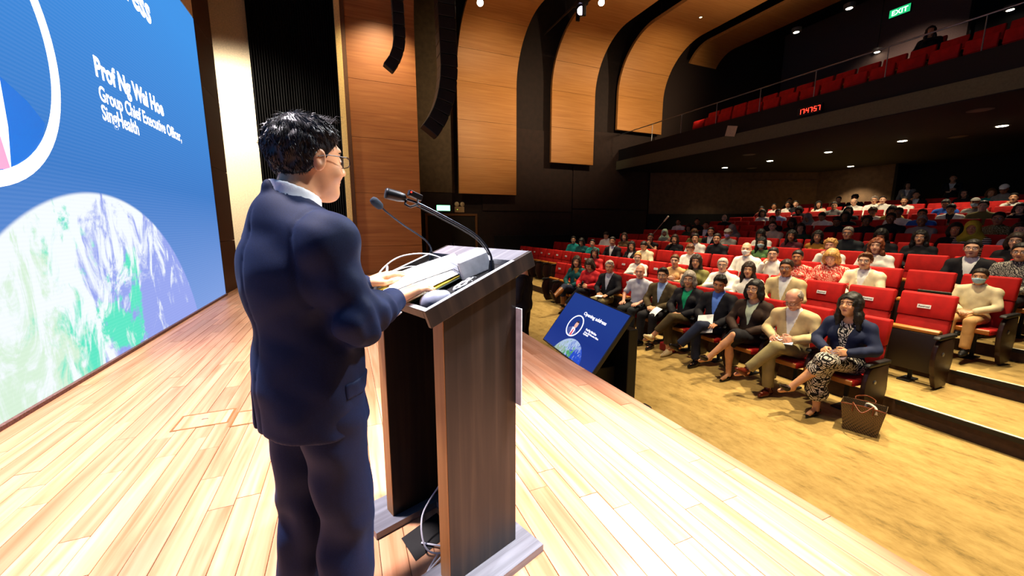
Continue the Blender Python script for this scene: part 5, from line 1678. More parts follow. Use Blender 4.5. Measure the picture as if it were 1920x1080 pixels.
# shirt with standing collar
d = stand_torso(.001, .8); d.u(rc((-.022, 0, 1.38), (-.004, 0, 1.52), .076, .068), .015)
d.i(halfp((.42, 0, 1), (-.02, 0, 1.482)), .004)
d.i(half((0, 0, -1), -.95), .01)
for s in 'LR':
    e_, w = J['el'+s], J['wr'+s]; d.u(rc(e_, e_+(w-e_)*.985, .040, .035), .01)
obj('shirt', sdf_mesh('shirt', d, (-.24, -.36, .92), (.42, .36, 1.52), .007, mats=[cloth('white_shirt', '#f2f4f8')]), SP)
# trousers
d = SDF(); d.u(ell((-.012, 0, .90), (.125, .162, .13)))
for s in 'LR':
    hp, kn, an = J['hip'+s], J['kn'+s], J['an'+s]
    d.u(rc(hp, kn, .098, .080), .03); d.u(rc(kn, an+A3(0, 0, -.005), .079, .074), .012)
d.disp(folds(.006, 21))
ff = folds(.008, 33); d.disp(lambda P: ff(P*np.array([1, 1, .8], f32))*np.exp(-((P[:, 2]-f32(.40))/f32(.16))**2))
d.i(half((0, 0, -1), -.055), .006)
obj('trousers', sdf_mesh('trousers', d, (-.22, -.26, .03), (.22, .26, 1.04), .0075, mats=[SUITM], smooth_it=2), SP)
for s in 'LR':
    d, lo, hi = shoe_sdf(J, s); obj('shoe', sdf_mesh('shoe', d, lo, hi, .006, mats=[plain('black_shoe', '#14110f', .25)]), SP)
# hair with strands
d, lo, hi = hair_sdf('short', 1.0, .007)
f2 = folds(.0032, 41); d.disp(lambda P: f2(P*f32(3.1)))
SPHAIR = hairm('hair_speaker', '#1d1a1c', .38)
hme = sdf_mesh('hair', d, lo, hi, .0034, mats=[SPHAIR])
ho = head_acc('hair', hme, SP, J, None, HS)
V = np.array([v.co[:] for v in hme.vertices]); Nn = np.array([v.normal[:] for v in hme.vertices])
rng_ = np.random.RandomState(4); hb_ = head_base()
out_ = np.nonzero(hb_(V.astype(f32)) > .004)[0]
m = MB(); crown = np.array((-.045, .005, .125))
for i in rng_.choice(out_, 2600):
    p = V[i]; n = Nn[i]
    if n@(p-np.array((-.01, 0, .03))) < 0: n = -n
    t = p-crown; t = t-n*(t@n); L_ = np.linalg.norm(t)
    if L_ < 1e-4: continue
    t = t/L_+rng_.normal(0, .20, 3); t = nrm(t)
    top = max(0, (p[2]-.05)/.08)
    L_ = rng_.uniform(.010, .020)*(1+.5*top)
    p1 = p+t*L_*.55+n*.0012; p2 = p+t*L_-n*(.0015-.004*top*rng_.rand())
    sd = nrm(np.cross(t, n))*.0009
    o_ = len(m.v)
    m.add([p-sd-n*.001, p+sd-n*.001, p1+sd*.8, p1-sd*.8, p2, p+n*.0012, p1+n*.0009], [(0, 1, 2, 3), (3, 2, 4), (1, 0, 5), (0, 3, 6, 5), (2, 1, 5, 6), (3, 4, 6), (4, 2, 6)])
for i in range(26):                                   # the cowlick over the forehead
    a = rng_.normal(0, .012); p = np.array((.055+rng_.normal(0, .012), a, .116)); q = p+np.array((.022, a*.4, .020+.006*rng_.rand())); r_ = q+np.array((.018, a*.3, -.010+.012*rng_.rand()))
    m.tube([tuple(p), tuple(q), tuple(r_)], [.0009, .0008, .0003], 4)
st = m.obj('strands', SPHAIR, ho); st['kind'] = 'stuff'
gm = glasses_mesh('glasses', plain('spectacle_brown', '#2a1d18', .3, .4), LENS, .024, .016, .0015)
head_acc('glasses', gm, SP, J, None, HS)
# ---------------------------------------------------------------- people: dressing and the front row
COL = {'teal': '#1f8f86', 'darkteal': '#0f4a4a', 'white': '#ece6da', 'cream': '#e8d6b0', 'red': '#c3262a', 'black': '#17151a', 'brown': '#5a4126', 'mint': '#b9d3b0', 'rose': '#b98a72',
       'darkgreen': '#26402f', 'olive': '#76703a', 'grey': '#8b877f', 'charcoal': '#24272b', 'tan': '#c79a64', 'darkred': '#7d1f1c', 'paleblue': '#9fb6dc', 'maroon': '#4a1420', 'mustard': '#b07a2c',
       'green': '#557a45', 'yellow': '#c8a94a', 'blue': '#2b5fc0', 'coral': '#d8563f', 'beige': '#c2aa7c', 'navy': '#1c2440', 'khaki': '#8d8058', 'darkbrown': '#33231a', 'green2': '#0f8a5c', 'shirtblue': '#5f86d8',
       'palegreen': '#c6d0b0', 'denim': '#232a40', 'lightgrey': '#bdbcc4', 'oliveg': '#b3a52f', 'creamboy': '#e2d2a6', 'batik': '#6f6a60', 'camo': '#6e6a4a', 'stripe': '#b8b09a', 'darkolive': '#4b3d24', 'white2': '#f4f1ea'}
def C_(n): return cloth('fabric_'+n, COL[n])
def patterned(name, a, b, scale=14, kind='leaf'):
    key = ('pat', name)
    if key in _pm: return _pm[key]
    m = NT(name).set(.8, 0, .2)
    if kind == 'stripe':
        w = m.n('ShaderNodeTexWave', wave_type='BANDS', bands_direction='Z'); w.inputs['Scale'].default_value = scale; m.l(m.coords(), w.inputs['Vector']); f = w.outputs['Fac']
        r = m.ramp([(.48, lin(a)), (.52, lin(b))])
    else:
        v = m.n('ShaderNodeTexVoronoi', feature='DISTANCE_TO_EDGE'); v.inputs['Scale'].default_value = scale
        w = m.n('ShaderNodeTexWave', wave_type='BANDS', bands_direction='DIAGONAL'); w.inputs['Scale'].default_value = scale*1.1; w.inputs['Distortion'].default_value = 9; w.inputs['Detail'].default_value = 2
        m.l(m.coords((1, 1, .7)), v.inputs['Vector']); m.l(m.coords(), w.inputs['Vector'])
        mm_ = m.n('ShaderNodeMath', operation='MULTIPLY'); m.l(w.outputs['Fac'], mm_.inputs[0])
        gt = m.n('ShaderNodeMath', operation='GREATER_THAN'); gt.inputs[1].default_value = .05; m.l(v.outputs['Distance'], gt.inputs[0]); m.l(gt.outputs[0], mm_.inputs[1]); f = mm_.outputs[0]
        r = m.ramp([(.42, lin(a)), (.5, lin(b))])
    m.l(f, r.inputs['Fac']); m.l(r.outputs['Color'], m.b.inputs['Base Color'])
    _pm[key] = m.m; return m.m
PAT = {'stripe': patterned('striped_jersey', '#1b1a1c', '#d8d0bc', 9, 'stripe'), 'batik': patterned('batik_shirt', '#3c3a3a', '#b9b2a2', 22), 'camo': patterned('leaf_print_shirt', '#57552f', '#9a9a78', 20),
       'leaf': patterned('leaf_dress', '#121012', '#d9cfc0', 17), 'coral': patterned('floral_top', '#c8372f', '#e6b8a0', 16), 'leopard': patterned('leopard_scarf', '#2a2012', '#c9b27a', 40)}
def TOPM(n): return PAT.get(n) or C_(n)

def dress_front(root, J, sp):
    hs = 1.03
    obj('body', body_mesh('body', J, .016, .0050, .0068, body_mats(sp['skin']), hs=hs), root)
    add_head_things(root, J, sp.get('hair'), sp.get('hcol', 'black'), sp.get('glasses'), sp.get('mask'), hs)
    g = sp['top']
    if g[0] == 'jacket':
        d, lo, hi, h = garment_top(J, .020, 1.0, .45, sp.get('seed', 1), .0045, 0, sp.get('belly', 0), (.085, sp.get('v', .70)), True, .0115)
        obj('jacket', sdf_mesh('jacket', d, lo, hi, h, mats=[C_(g[1])]), root)
        d, lo, hi, h = garment_top(J, .008, .92, .47, 2, .002, sp.get('collar', .045), sp.get('belly', 0), None, True, .012)
        obj('shirt', sdf_mesh('shirt', d, lo, hi, h, mats=[TOPM(g[2])]), root)
    else:
        d, lo, hi, h = garment_top(J, .018, {'shirt': 1.0, 'polo': .36, 'sleeveless': 0}[g[0]], .45, sp.get('seed', 1), .005, sp.get('collar', 0), sp.get('belly', 0), None, True, .0115)
        obj('shirt' if g[0] != 'sleeveless' else 'top', sdf_mesh('shirt', d, lo, hi, h, mats=[TOPM(g[1])]), root)
    b = sp['bottom']
    if b[0] == 'skirt': d, lo, hi = trousers_sdf(J, .004, skirt=b[2])
    else: d, lo, hi = trousers_sdf(J, 0, length=b[2] if len(b) > 2 else 1.0)
    obj('skirt' if b[0] == 'skirt' else 'trousers', sdf_mesh('trousers', d, lo, hi, .012, mats=[TOPM(b[1])]), root)
    for s in 'LR':
        d, lo, hi = shoe_sdf(J, s, sp.get('heel', False)); o = obj('shoe', sdf_mesh('shoe', d, lo, hi, .007, mats=[plain('shoe_'+sp['shoe'][0], sp['shoe'][1], sp['shoe'][2])]), root)
def front_root(i, label, dx=0, dy=0, turn=None, k=1):
    y = seat_y(k, i)+dy
    th = math.atan2(y-1.3, row_x(k)-.3-.2)
    e = empty('person', (row_x(k)-.27+dx, y, TIER[k-1]), PI+th*(.45 if turn is None else turn)); tag(e, label, 'person', None)
    return e, th*.5
def lap_item(root, name, label, cat, pos, rot, build, group=None):
    bpy.context.view_layer.update()
    e = empty(name); e.matrix_world = root.matrix_world @ Matrix.Translation(pos) @ rot; tag(e, label, cat, group); build(e); return e
RX = lambda a: Matrix.Rotation(a, 4, 'X')
RY = lambda a: Matrix.Rotation(a, 4, 'Y')
RZ = lambda a: Matrix.Rotation(a, 4, 'Z')
def notebook(cov, pages='#f1eee4'):
    def f(e):
        m = MB(); m.bbox((-.085, -.115, 0), (.085, .115, .004), .001); m.obj('cover', plain('cover_'+cov, cov, .5), e)
        m = MB(); m.bbox((-.081, -.110, .0045), (.081, .110, .012), .001); m.obj('pages', plain('pages', pages, .7), e)
    return f
def sheet(e, w=.105, l=.148):
    m = MB(); N = 6; vs = []
    for j in range(N+1):
        for k in range(2): vs.append((-l+2*l*j/N, (-w, w)[k], .012*math.sin(PI*j/N)))
    fs = [(2*j, 2*j+2, 2*j+3, 2*j+1) for j in range(N)]
    m.add([(a, b, c+.001) for a, b, c in vs], fs); m.add(vs, [q[::-1] for q in fs]); m.obj('page', PAPER, e)
def pen_(e):
    m = MB(); m.tube([(0, 0, 0), (0, 0, .13)], .004, 8); m.obj('barrel', WHITEPL, e)
    m = MB(); m.lathe([(.001, -.012), (.004, -.0005)], 8); m.obj('tip', METAL, e)

# 0 woman with the leaf-print dress
r, h = front_root(0, 'person in a navy blazer and leaf-print dress writing, aisle end of front row')
J = seated(lean=.04, legs='crossL', arms=('hold', 'write'), hy=-.15, hp=-.16, ht=.10, female=True)
dress_front(r, J, dict(skin='light', hair='long', hcol='black', top=('jacket', 'navy', 'leaf'), collar=0, bottom=('skirt', 'leaf', 1.06), shoe=('black', '#100d0d', .25), heel=True, v=.62))
d = SDF(); d.u(rc(J['knL']+A3(-.02, 0, 0), J['knL']+(J['anL']-J['knL'])*.28, .075, .080)); d.u(rc(J['knR'], J['knR']+(J['anR']-J['knR'])*.60, .078, .10), .05); d.u(rc(J['knL']+A3(-.1, 0, -.02), J['knR']+A3(0, 0, -.1), .08, .09), .05); d.disp(folds(.006, 8))
pts = np.stack([J['knR'], J['knL'], J['anR'], J['anL']]); obj('dress_hem', sdf_mesh('dress_hem', d, pts.min(0)-.2, pts.max(0)+.2, .011, mats=[PAT['leaf']]), r)
lap_item(r, 'notebook', 'dark notebook under the hands of the person in the leaf dress', 'notebook', (.315, .02, .682), RY(.25), notebook('#2a2028', '#5a4a52'))
# 1 man in the beige suit
r, h = front_root(1, 'person in a beige suit and brown shoes bending over a notebook, front row', 0, 0)
J = seated(lean=.10, legs='crossL', arms=('hold', 'write'), hy=-.1, hp=.50, tall=-.01)
dress_front(r, J, dict(skin='pink', hair='rim', hcol='grey', glasses=True, top=('jacket', 'beige', 'white2'), bottom=('trousers', 'khaki'), shoe=('brown', '#5a1f12', .22), belly=.02))
lap_item(r, 'notebook', 'open notebook on the lap of the person in the beige suit', 'notebook', (.345, .03, .690), RY(.28) @ RZ(.2), notebook('#20242c'))
lap_item(r, 'pen', 'pale pen in the hand of the person in the beige suit', 'pen', (.355, -.035, .725), RY(.5), pen_)
# 2 woman in the dark brown jacket
r, h = front_root(2, 'person in a dark brown jacket and black skirt with bare crossed legs, front row')
J = seated(lean=.02, legs='crossL', arms='lap', hy=.0, hp=-.08, female=True)
dress_front(r, J, dict(skin='light', hair='bob', hcol='black', glasses=True, top=('jacket', 'darkbrown', 'palegreen'), collar=0, bottom=('skirt', 'black', .90), shoe=('black', '#100d0d', .25), heel=True))
# 3 man in black jacket with blue shirt
r, h = front_root(3, 'person in a black jacket and open blue shirt holding a sheet, dark jeans, front row')
J = seated(lean=.0, legs='crossL', arms=('thigh', 'lap'), hy=.25, hp=.22, ht=-.12, tall=.01)
dress_front(r, J, dict(skin='tan', hair='side', hcol='black', top=('jacket', 'black', 'shirtblue'), bottom=('trousers', 'denim'), shoe=('black', '#100d0d', .2)))
lap_item(r, 'paper_sheet', 'white sheet hanging from the hand of the person in the blue shirt', 'paper', (.34, .02, .640), RY(.9) @ RZ(.3), sheet, 'sheets held in the front row')
# 4 woman with the green top
r, h = front_root(4, 'person in a black jacket over a green top, olive cropped trousers, pale loafers')
J = seated(lean=.0, legs='crossL', arms='lap', hy=.28, hp=.04, female=True)
dress_front(r, J, dict(skin='light', hair='bob', hcol='grey', glasses=True, top=('jacket', 'black', 'green2'), collar=0, bottom=('trousers', 'darkolive', .80), shoe=('cream', '#dcc8a0', .4)))
# 5 man in the dark brown suit
r, h = front_root(5, 'person in a dark brown suit and pale blue shirt with folded hands, front row')
J = seated(lean=.02, legs='sit', arms='lap', hy=.25, hp=.02)
dress_front(r, J, dict(skin='light', hair='side', hcol='black', glasses=True, top=('jacket', 'darkolive', 'paleblue'), bottom=('trousers', 'black'), shoe=('black', '#100d0d', .2)))
lap_item(r, 'paper_sheet', 'white sheet resting on the knee of the person in the dark brown suit', 'paper', (.40, .13, .625), RY(.7) @ RZ(-.3), lambda e: sheet(e, .06, .09), 'sheets held in the front row')
# 6 bald man in grey polo
r, h = front_root(6, 'bald-headed person in a pale grey short-sleeved shirt and dark trousers, front row')
J = seated(lean=.04, legs='sit', arms='thigh', hy=.32, hp=.03)
dress_front(r, J, dict(skin='pink', hair=None, top=('polo', 'lightgrey'), collar=.045, bottom=('trousers', 'charcoal'), shoe=('black', '#100d0d', .2)))
# 8 man with grey hair, black jacket
r, h = front_root(8, 'person in a black jacket, pale shirt and khaki trousers with papers on the lap', 0, -.17)
J = seated(lean=.02, legs='sit', arms=('thigh', 'lap'), hy=.35, hp=.05)
dress_front(r, J, dict(skin='light', hair='side', hcol='silver', glasses=True, top=('jacket', 'black', 'lightgrey'), bottom=('trousers', 'khaki'), shoe=('black', '#100d0d', .2)))
lap_item(r, 'paper_sheet', 'folded sheet on the khaki trousers of the person in the black jacket', 'paper', (.40, .05, .628), RZ(.2), lambda e: sheet(e, .07, .10), 'sheets held in the front row')
# 9 person in red
r, h = front_root(9, 'person in a bright red jacket looking down at a phone, front row', 0, -.05)
J = seated(lean=.05, legs='crossL', arms='hold', hy=.1, hp=.55, female=True)
dress_front(r, J, dict(skin='light', hair='bob', hcol='dark', top=('shirt', 'red'), bottom=('trousers', 'black'), shoe=('black', '#100d0d', .2), heel=True))
def phone_(e):
    m = MB(); m.bbox((-.072, -.036, 0), (.072, .036, .008), .003); m.obj('casing', BLACKGLOSS, e)
    m = MB(); m.box((-.066, -.032, .0081), (.066, .032, .0088)); m.obj('screen', emis('phone_screen', '#9fb4d8', .6), e)
lap_item(r, 'mobile_phone', 'black mobile phone in the hands of the person in red', 'phone', (.335, .0, .735), RY(-.4), phone_)
# 10 woman in teal with boots
r, h = front_root(10, 'person in teal top, brown scarf and long brown boots, far end of front row', 0, 0)
J = seated(lean=.0, legs='crossL', arms='lap', hy=.4, hp=.0, female=True)
J['anL'] = A3(.80, -.02, .46); J['toL'] = A3(.92, -.05, .56); J['knL'] = A3(.46, .0, .635)
dress_front(r, J, dict(skin='light', hair='long', hcol='dark', top=('shirt', 'darkteal'), bottom=('trousers', 'denim', .45), shoe=('boot', '#2a1810', .35)))
for s in 'LR':
    d = SDF(); kn, an = J['kn'+s], J['an'+s]; d.u(rc(kn+(an-kn)*.32, an, .068, .052)); d.disp(folds(.003, 4)); p = np.stack([kn, an]); obj('boot_shaft', sdf_mesh('boot_shaft', d, p.min(0)-.12, p.max(0)+.12, .010, mats=[plain('boot_leather', '#8a5428', .4)]), r)
d = SDF()
for a in np.linspace(0, 2*PI, 9)[:-1]:
    b = a+PI/4; d.u(rc((J['neck'][0]+.005+.075*math.cos(a), .080*math.sin(a), J['neck'][2]-.015-.03*math.cos(a)), (J['neck'][0]+.005+.075*math.cos(b), .080*math.sin(b), J['neck'][2]-.015-.03*math.cos(b)), .028, .028), .02)
d.u(rc(J['neck']+A3(.09, .03, -.04), J['neck']+A3(.135, .05, -.30), .034, .040), .03); d.disp(folds(.006, 9))
obj('scarf', sdf_mesh('scarf', d, J['neck']-A3(.2, .2, .38), J['neck']+A3(.24, .2, .1), .010, mats=[cloth('brown_scarf', '#9a6a30')]), r)

# row-one seats
OCC = {(1, i) for i in (0, 1, 2, 3, 4, 5, 6, 8, 9, 10)}
# ---------------------------------------------------------------- the rest of the audience: shared figures in their own clothes
AUD = '''2 3 -0.14 m short dark tan jacket beige g lap
2 4 -0.1 f long dark light shirt white - lap
2 5 -0.15 m short silver fair shirt white g fold
2 6 -0.15 f long dark light shirt olive - lap
2 7 -0.22 f bun brown fair sleeveless tan - fold
2 9 -0.23 f bun blond fair shirt white g fold
2 12 -0.18 f long black light shirt red - lap
3 0 0.03 m short dark light shirt creamboy mb lap
3 2 0.1 m side brown fair jacket cream g lap
3 3 0.0 f bob blond fair shirt coral - down
3 4 -0.02 f bun black tan shirt coral - lap
3 5 -0.19 m short black fair shirt white g cheek
3 6 -0.2 m bald grey fair shirt white mw lap
3 8 0.07 m side brown light shirt white - down
3 11 -0.03 m short black light shirt cream - down
3 12 -0.1 f long black light jacket black - lap
3 13 0.23 m short black light jacket black - lap
3 15 0.08 f bun black fair shirt teal - lap
3 16 0.14 f bob black light shirt darkteal - down
3 17 0.26 m short black light shirt teal - lap
4 0 0.09 m short black light shirt batik g lap
4 1 0.0 m short black fair jacket black g lap
4 3 0.01 f wavy auburn fair shirt white - lap
4 4 0.15 f curly blond pink shirt white - cheek
4 7 -0.18 f long black light sleeveless green mb lap
4 9 -0.18 m short black light shirt black - lap
4 10 -0.05 m short black light shirt white - lap
4 11 0.1 f bob dark light shirt black - cheek
4 13 -0.09 f bun black light sleeveless black - raise
4 15 -0.0 f bob dark fair sleeveless brown - lap
4 17 -0.11 m short black light shirt white - down
5 1 -0.2 f bob dark fair shirt black g lap
5 3 -0.17 f long black light shirt black g lap
5 4 -0.15 f long black tan shirt black - down
5 5 -0.15 m short grey light shirt charcoal g lap
5 6 -0.15 f long black light sleeveless mustard - lap
5 7 -0.18 f long black tan shirt maroon - lap
5 8 0.01 f long black tan shirt white - down
5 10 -0.16 f cap grey light shirt grey mp lap
5 11 -0.23 m short black light jacket black - lap
5 12 -0.23 f long brown fair shirt olive - down
5 14 -0.08 f hijab mint tan shirt rose - lap
6 1 0.36 f long black fair jacket white - lap
6 2 0.23 f hijab oliveg tan shirt stripe - lap
6 3 -0.16 f bob black tan shirt black - fold
6 8 -0.19 f long black light shirt darkgreen - lap
6 9 -0.0 m short dark fair shirt cream g lap
6 11 0.07 f hijab grey light shirt grey - down
6 13 -0.07 m short black tan jacket black - lap
6 14 0.03 f bob dark tan shirt darkgreen - down
7 2 0.19 m short black tan shirt camo g lap
7 4 0.25 m short grey brown shirt grey - lap
7 5 0.22 m short black brown shirt black - lap
7 6 0.07 m curly dark brown shirt black - lap
7 7 0.14 m short black brown shirt black - down
7 9 0.14 f bob dark brown shirt black - down
7 10 0.17 m short dark brown shirt black - lap
7 15 0.14 m short black tan shirt black - lap
7 17 -0.1 m short black tan shirt white - lap
8 5 0.11 m short dark tan shirt blue - lap
8 6 -0.0 m short dark brown shirt white - lap
8 8 0.04 f bob black brown shirt black - lap
8 9 0.06 m short black tan shirt white - down
8 10 -0.1 f hijab grey tan shirt grey - down
8 15 -0.01 m bald black fair shirt black - lap
9 3 -0.04 f bob dark fair shirt black - cheek
9 4 -0.02 m short dark fair shirt olive - lap
9 5 -0.03 m short black tan jacket white - down
9 7 0.01 f bob dark tan shirt yellow - down
9 8 -0.11 f curly brown tan shirt white - down
9 9 -0.05 f bob black light shirt black - lap
9 13 -0.2 m short black tan shirt paleblue g lap
9 14 -0.26 f bob black tan shirt white - lap
10 5 -0.03 f cap grey tan shirt grey mb lap
10 6 -0.04 m short black tan shirt blue - down
10 11 -0.13 m short dark light shirt grey - lap
10 13 -0.13 f fringe black tan shirt black - down
10 15 0.25 m short black tan shirt darkred - cheek
11 4 0.22 f bun black light shirt white - cheek
11 8 0.27 f bun black light shirt white - lap
11 9 0.19 m short dark fair shirt white - cheek
11 10 -0.18 m side grey light shirt white g lap
11 11 -0.15 m rim silver fair shirt white - down
11 13 -0.24 f long black light jacket cream - lap
11 14 0.1 m short dark fair shirt black - lap
11 15 -0.25 m short black tan shirt white - lap
11 16 -0.25 f bun black tan shirt white - lap
12 5 0.25 m cap white tan shirt grey - down
12 6 -0.15 f bob brown light shirt teal - lap
12 7 -0.24 f long black light shirt black g lap
12 9 -0.24 m short black light jacket black - cheek
12 12 -0.12 m curly black brown shirt black - lap
12 13 -0.25 f bun black light shirt black - lap
12 16 0.0 m short black tan shirt black - lap'''
LIBP = {}
def lib_pose(pose, fem, turn):
    key = (pose, fem, turn)
    if key in LIBP: return LIBP[key]
    hy = .12+.30*turn
    a = {'lap': 'lap', 'down': 'hold', 'fold': 'fold', 'cheek': ('lap', 'cheek'), 'raise': ('raise', 'hold'), 'thigh': 'thigh'}[pose]
    J = seated(lean=.03, arms=a, hy=hy if pose != 'down' else hy*.5, hp=.42 if pose == 'down' else .02, female=fem, legs='tuck' if fem else 'sit')
    L = {'J': J}
    L['body'] = body_mesh('seated_body', J, .0175, .0062, .0088, body_mats('light'), hs=1.03)
    LIBP[key] = L
    return L
def lib_part(L, part):
    if part in L: return L[part]
    J = L['J']; mt = [C_('white')]
    if part == 'trousers':
        d, lo, hi = trousers_sdf(J); L[part] = sdf_mesh('trousers', d, lo, hi, .017, mats=mt)
    elif part in ('shirt', 'sleeveless', 'tee'):
        d, lo, hi, h = garment_top(J, .021, {'shirt': 1.0, 'sleeveless': 0, 'tee': .36}[part], .45, 5, .005, .04 if (part == 'shirt' and not J['female']) else 0, 0, None, True, .0145); L[part] = sdf_mesh(part, d, lo, hi, h, mats=mt)
    elif part == 'jacket':
        d, lo, hi, h = garment_top(J, .020, 1.0, .45, 6, .0045, 0, 0, (.085, .70), True, .0145); L[part] = sdf_mesh('jacket', d, lo, hi, h, mats=mt)
    elif part == 'inner':
        d, lo, hi, h = garment_top(J, .008, .92, .47, 2, .002, 0 if J['female'] else .045, 0, None, True, .0145); L[part] = sdf_mesh('inner_shirt', d, lo, hi, h, mats=mt)
    elif part == 'shoe':
        r = []
        for s in 'LR':
            d, lo, hi = shoe_sdf(J, s); r.append(sdf_mesh('shoe', d, lo, hi, .010, mats=mt))
        L[part] = r
    return L[part]
CNAME = {'darkteal': 'dark teal', 'darkgreen': 'dark green', 'darkred': 'dark red', 'paleblue': 'pale blue', 'stripe': 'black and white striped', 'batik': 'grey patterned', 'camo': 'leaf-print', 'creamboy': 'cream', 'oliveg': 'olive'}
DARKT = [C_('charcoal'), C_('navy'), C_('black'), C_('denim')]
rg = random.Random(11)
people_by_row = {}
for ln in AUD.strip().split('\n'):
    t = ln.split(); k, i, dy = int(t[0]), int(t[1]), float(t[2])
    people_by_row.setdefault(k, []).append((i, dy, t[3:]))
nleaf = 0
for k in sorted(people_by_row):
    for n, (i, dy, (sex, hair, hcol, sk, top, col, acc, pose)) in enumerate(sorted(people_by_row[k])):
        OCC.add((k, i)); fem = sex == 'f'
        y = seat_y(k, i)+max(-.16, min(.16, dy)); th = math.atan2(y-1.3, row_x(k)-.5)
        turn = 1 if th > .42 else 0
        L = lib_pose(pose, fem, turn)
        word = {'shirt': 'blouse' if fem else 'shirt', 'jacket': 'jacket', 'sleeveless': 'sleeveless top'}[top]
        pz = {'down': ' looking down', 'fold': ' with folded arms', 'cheek': ' resting a hand at the face', 'raise': ' with a raised hand', 'lap': ''}[pose]
        ex = {'hijab': ' and a headscarf', 'cap': ' and a cap'}.get(hair, '')
        boy = col == 'creamboy'
        label = '%sperson in %s %s%s%s, %s row, %s from aisle' % ('masked ' if acc.startswith('m') else '', CNAME.get(col, col), word, ex, pz, ORD[k-1], ORD[n])
        if boy: label = 'child in a cream sweatshirt and a pale blue face mask at the aisle end'
        e = empty('person', (row_x(k)-.27+rg.uniform(-.01, .03), y, TIER[k-1]), PI+max(0, th-(.12+.30*turn))*.8+rg.uniform(-.06, .06))
        tag(e, label, 'person', 'audience in the %s row' % ORD[k-1])
        sc = rg.uniform(.97, 1.03)*(.97 if fem else 1)
        if boy: e.location.x = row_x(k)-.22; sc = .80; e.location.z += .10
        e.scale = (sc, sc, sc)
        hm = None
        if hair in ('hijab', 'cap'): hm = C_({'mint': 'mint', 'grey': 'grey', 'oliveg': 'oliveg', 'white': 'white2'}[hcol])
        inst('body', L['body'], e, body_mats(sk))
        add_head_things(e, L['J'], None if hair == 'bald' else hair, hcol, acc == 'g', {'mp': 'purple', 'mb': 'blue', 'mw': 'white'}.get(acc), 1.03, hm)
        if top == 'jacket':
            inst('jacket', lib_part(L, 'jacket'), e, [C_(col)]); inst('inner_shirt', lib_part(L, 'inner'), e, [C_('white2' if not col == 'white' else 'charcoal')])
        else:
            inst(word.replace(' ', '_'), lib_part(L, top), e, [TOPM(col)])
        inst('trousers', lib_part(L, 'trousers'), e, [C_('tan') if boy else rg.choice(DARKT)])
        if k <= 4:
            for s_ in lib_part(L, 'shoe'): inst('shoe', s_, e, [BLACK])
        if pose == 'down' and k in (2, 3, 4, 8, 9, 11) and nleaf < 12:
            nleaf += 1
            lap_item(e, 'programme_leaflet', 'white programme leaflet read by the %s person from the aisle in the %s row' % (ORD[n], ORD[k-1]), 'leaflet', (.34, .0, .745), RY(-.5), sheet, 'programme leaflets')
        if col == 'coral' and False: pass
# seats, row by row
for k, (y0, n) in ROWS.items():
    for i in range(n):
        occ = (k, i) in OCC
        label = '%s red seat in the %s row, %s from the right-hand aisle' % ('occupied' if occ else 'empty folded', ORD[k-1], ORD[i])
        SEATS[(k, i)] = seat(k, row_x(k), seat_y(k, i), TIER[k-1], label, 'red seats of the %s row' % ORD[k-1], down=occ, reserved=(k <= 2 and (k == 1 or i < 4 or i > 7)), end=(i == 0), arm2=(i == n-1))
# balcony seats
for b, (bx, bz, n) in enumerate(((12.55, 4.22, 16), (13.62, 4.70, 16))):
    for i in range(n):
        seat(0, bx, 3.2+.55*i+b*.27, bz, 'red seat in the %s balcony row, %s from the right' % (('front', 'second')[b], ORD[i]), 'red balcony seats')
# a person in the balcony, two at the back, one by the stage
def standing(arms='down', female=True, hy=0.0):
    J = {'female': female}; w = .165 if female else .18
    J['pel'] = A3(0, 0, .93); J['chest'] = A3(-.01, 0, 1.20); J['neck'] = A3(-.015, 0, 1.405); J['hR'] = rotm(hy, .04, 0); J['hc'] = A3(.022, 0, 1.537)
    for s, Ls in ((1, 'L'), (-1, 'R')):
        J['sh'+Ls] = A3(-.015, w*s, 1.315); J['hip'+Ls] = A3(0, .085*s, .90); J['kn'+Ls] = A3(.01, .09*s, .49); J['an'+Ls] = A3(-.02, .09*s, .085); J['to'+Ls] = A3(.12, .115*s, .035)
        if arms == 'fold':
            J['el'+Ls] = A3(.06, .235*s, 1.09); J['wr'+Ls] = A3(.185, .02*s, 1.13-.03*s); J['hd'+Ls] = (.05, -1*s, 0); J['hn'+Ls] = (1, 0, .2)
        elif arms == 'clasp':
            J['el'+Ls] = A3(.0, .245*s, 1.07); J['wr'+Ls] = A3(.165, .075*s, .95); J['hd'+Ls] = (.4, -.8*s, -.2); J['hn'+Ls] = (.8, .3*s, .4)
        else:
            J['el'+Ls] = A3(-.02, .235*s, 1.05); J['wr'+Ls] = A3(.05, .24*s, .82); J['hd'+Ls] = (.1, 0, -1); J['hn'+Ls] = (0, 1*s, 0)
        J['curl'+Ls] = .4
    return J
def stander(loc, yaw, J, label, jack, inner, legs, hair, hcol, sk='light', sc=1.0):
    e = empty('person', loc, yaw); tag(e, label, 'person'); e.scale = (sc, sc, sc)
    inst('body', body_mesh('standing_body', J, .018, .0065, .009, body_mats(sk)), e, body_mats(sk)); add_head_things(e, J, hair, hcol)
    d, lo, hi, h = garment_top(J, .020, 1.0, .80, 6, .0045, 0, 0, (.085, 1.06), True, .014); obj('jacket', sdf_mesh('jacket', d, lo, hi, h, mats=[C_(jack)]), e)
    d, lo, hi, h = garment_top(J, .008, .92, .84, 2, .002, .0, 0, None, True, .014); obj('inner_shirt', sdf_mesh('inner_shirt', d, lo, hi, h, mats=[C_(inner)]), e)
    d, lo, hi = trousers_sdf(J); obj('trousers', sdf_mesh('trousers', d, lo, hi, .016, mats=[C_(legs)]), e)
    for s in 'LR':
        d, lo, hi = shoe_sdf(J, s); obj('shoe', sdf_mesh('shoe', d, lo, hi, .010, mats=[BLACK]), e)
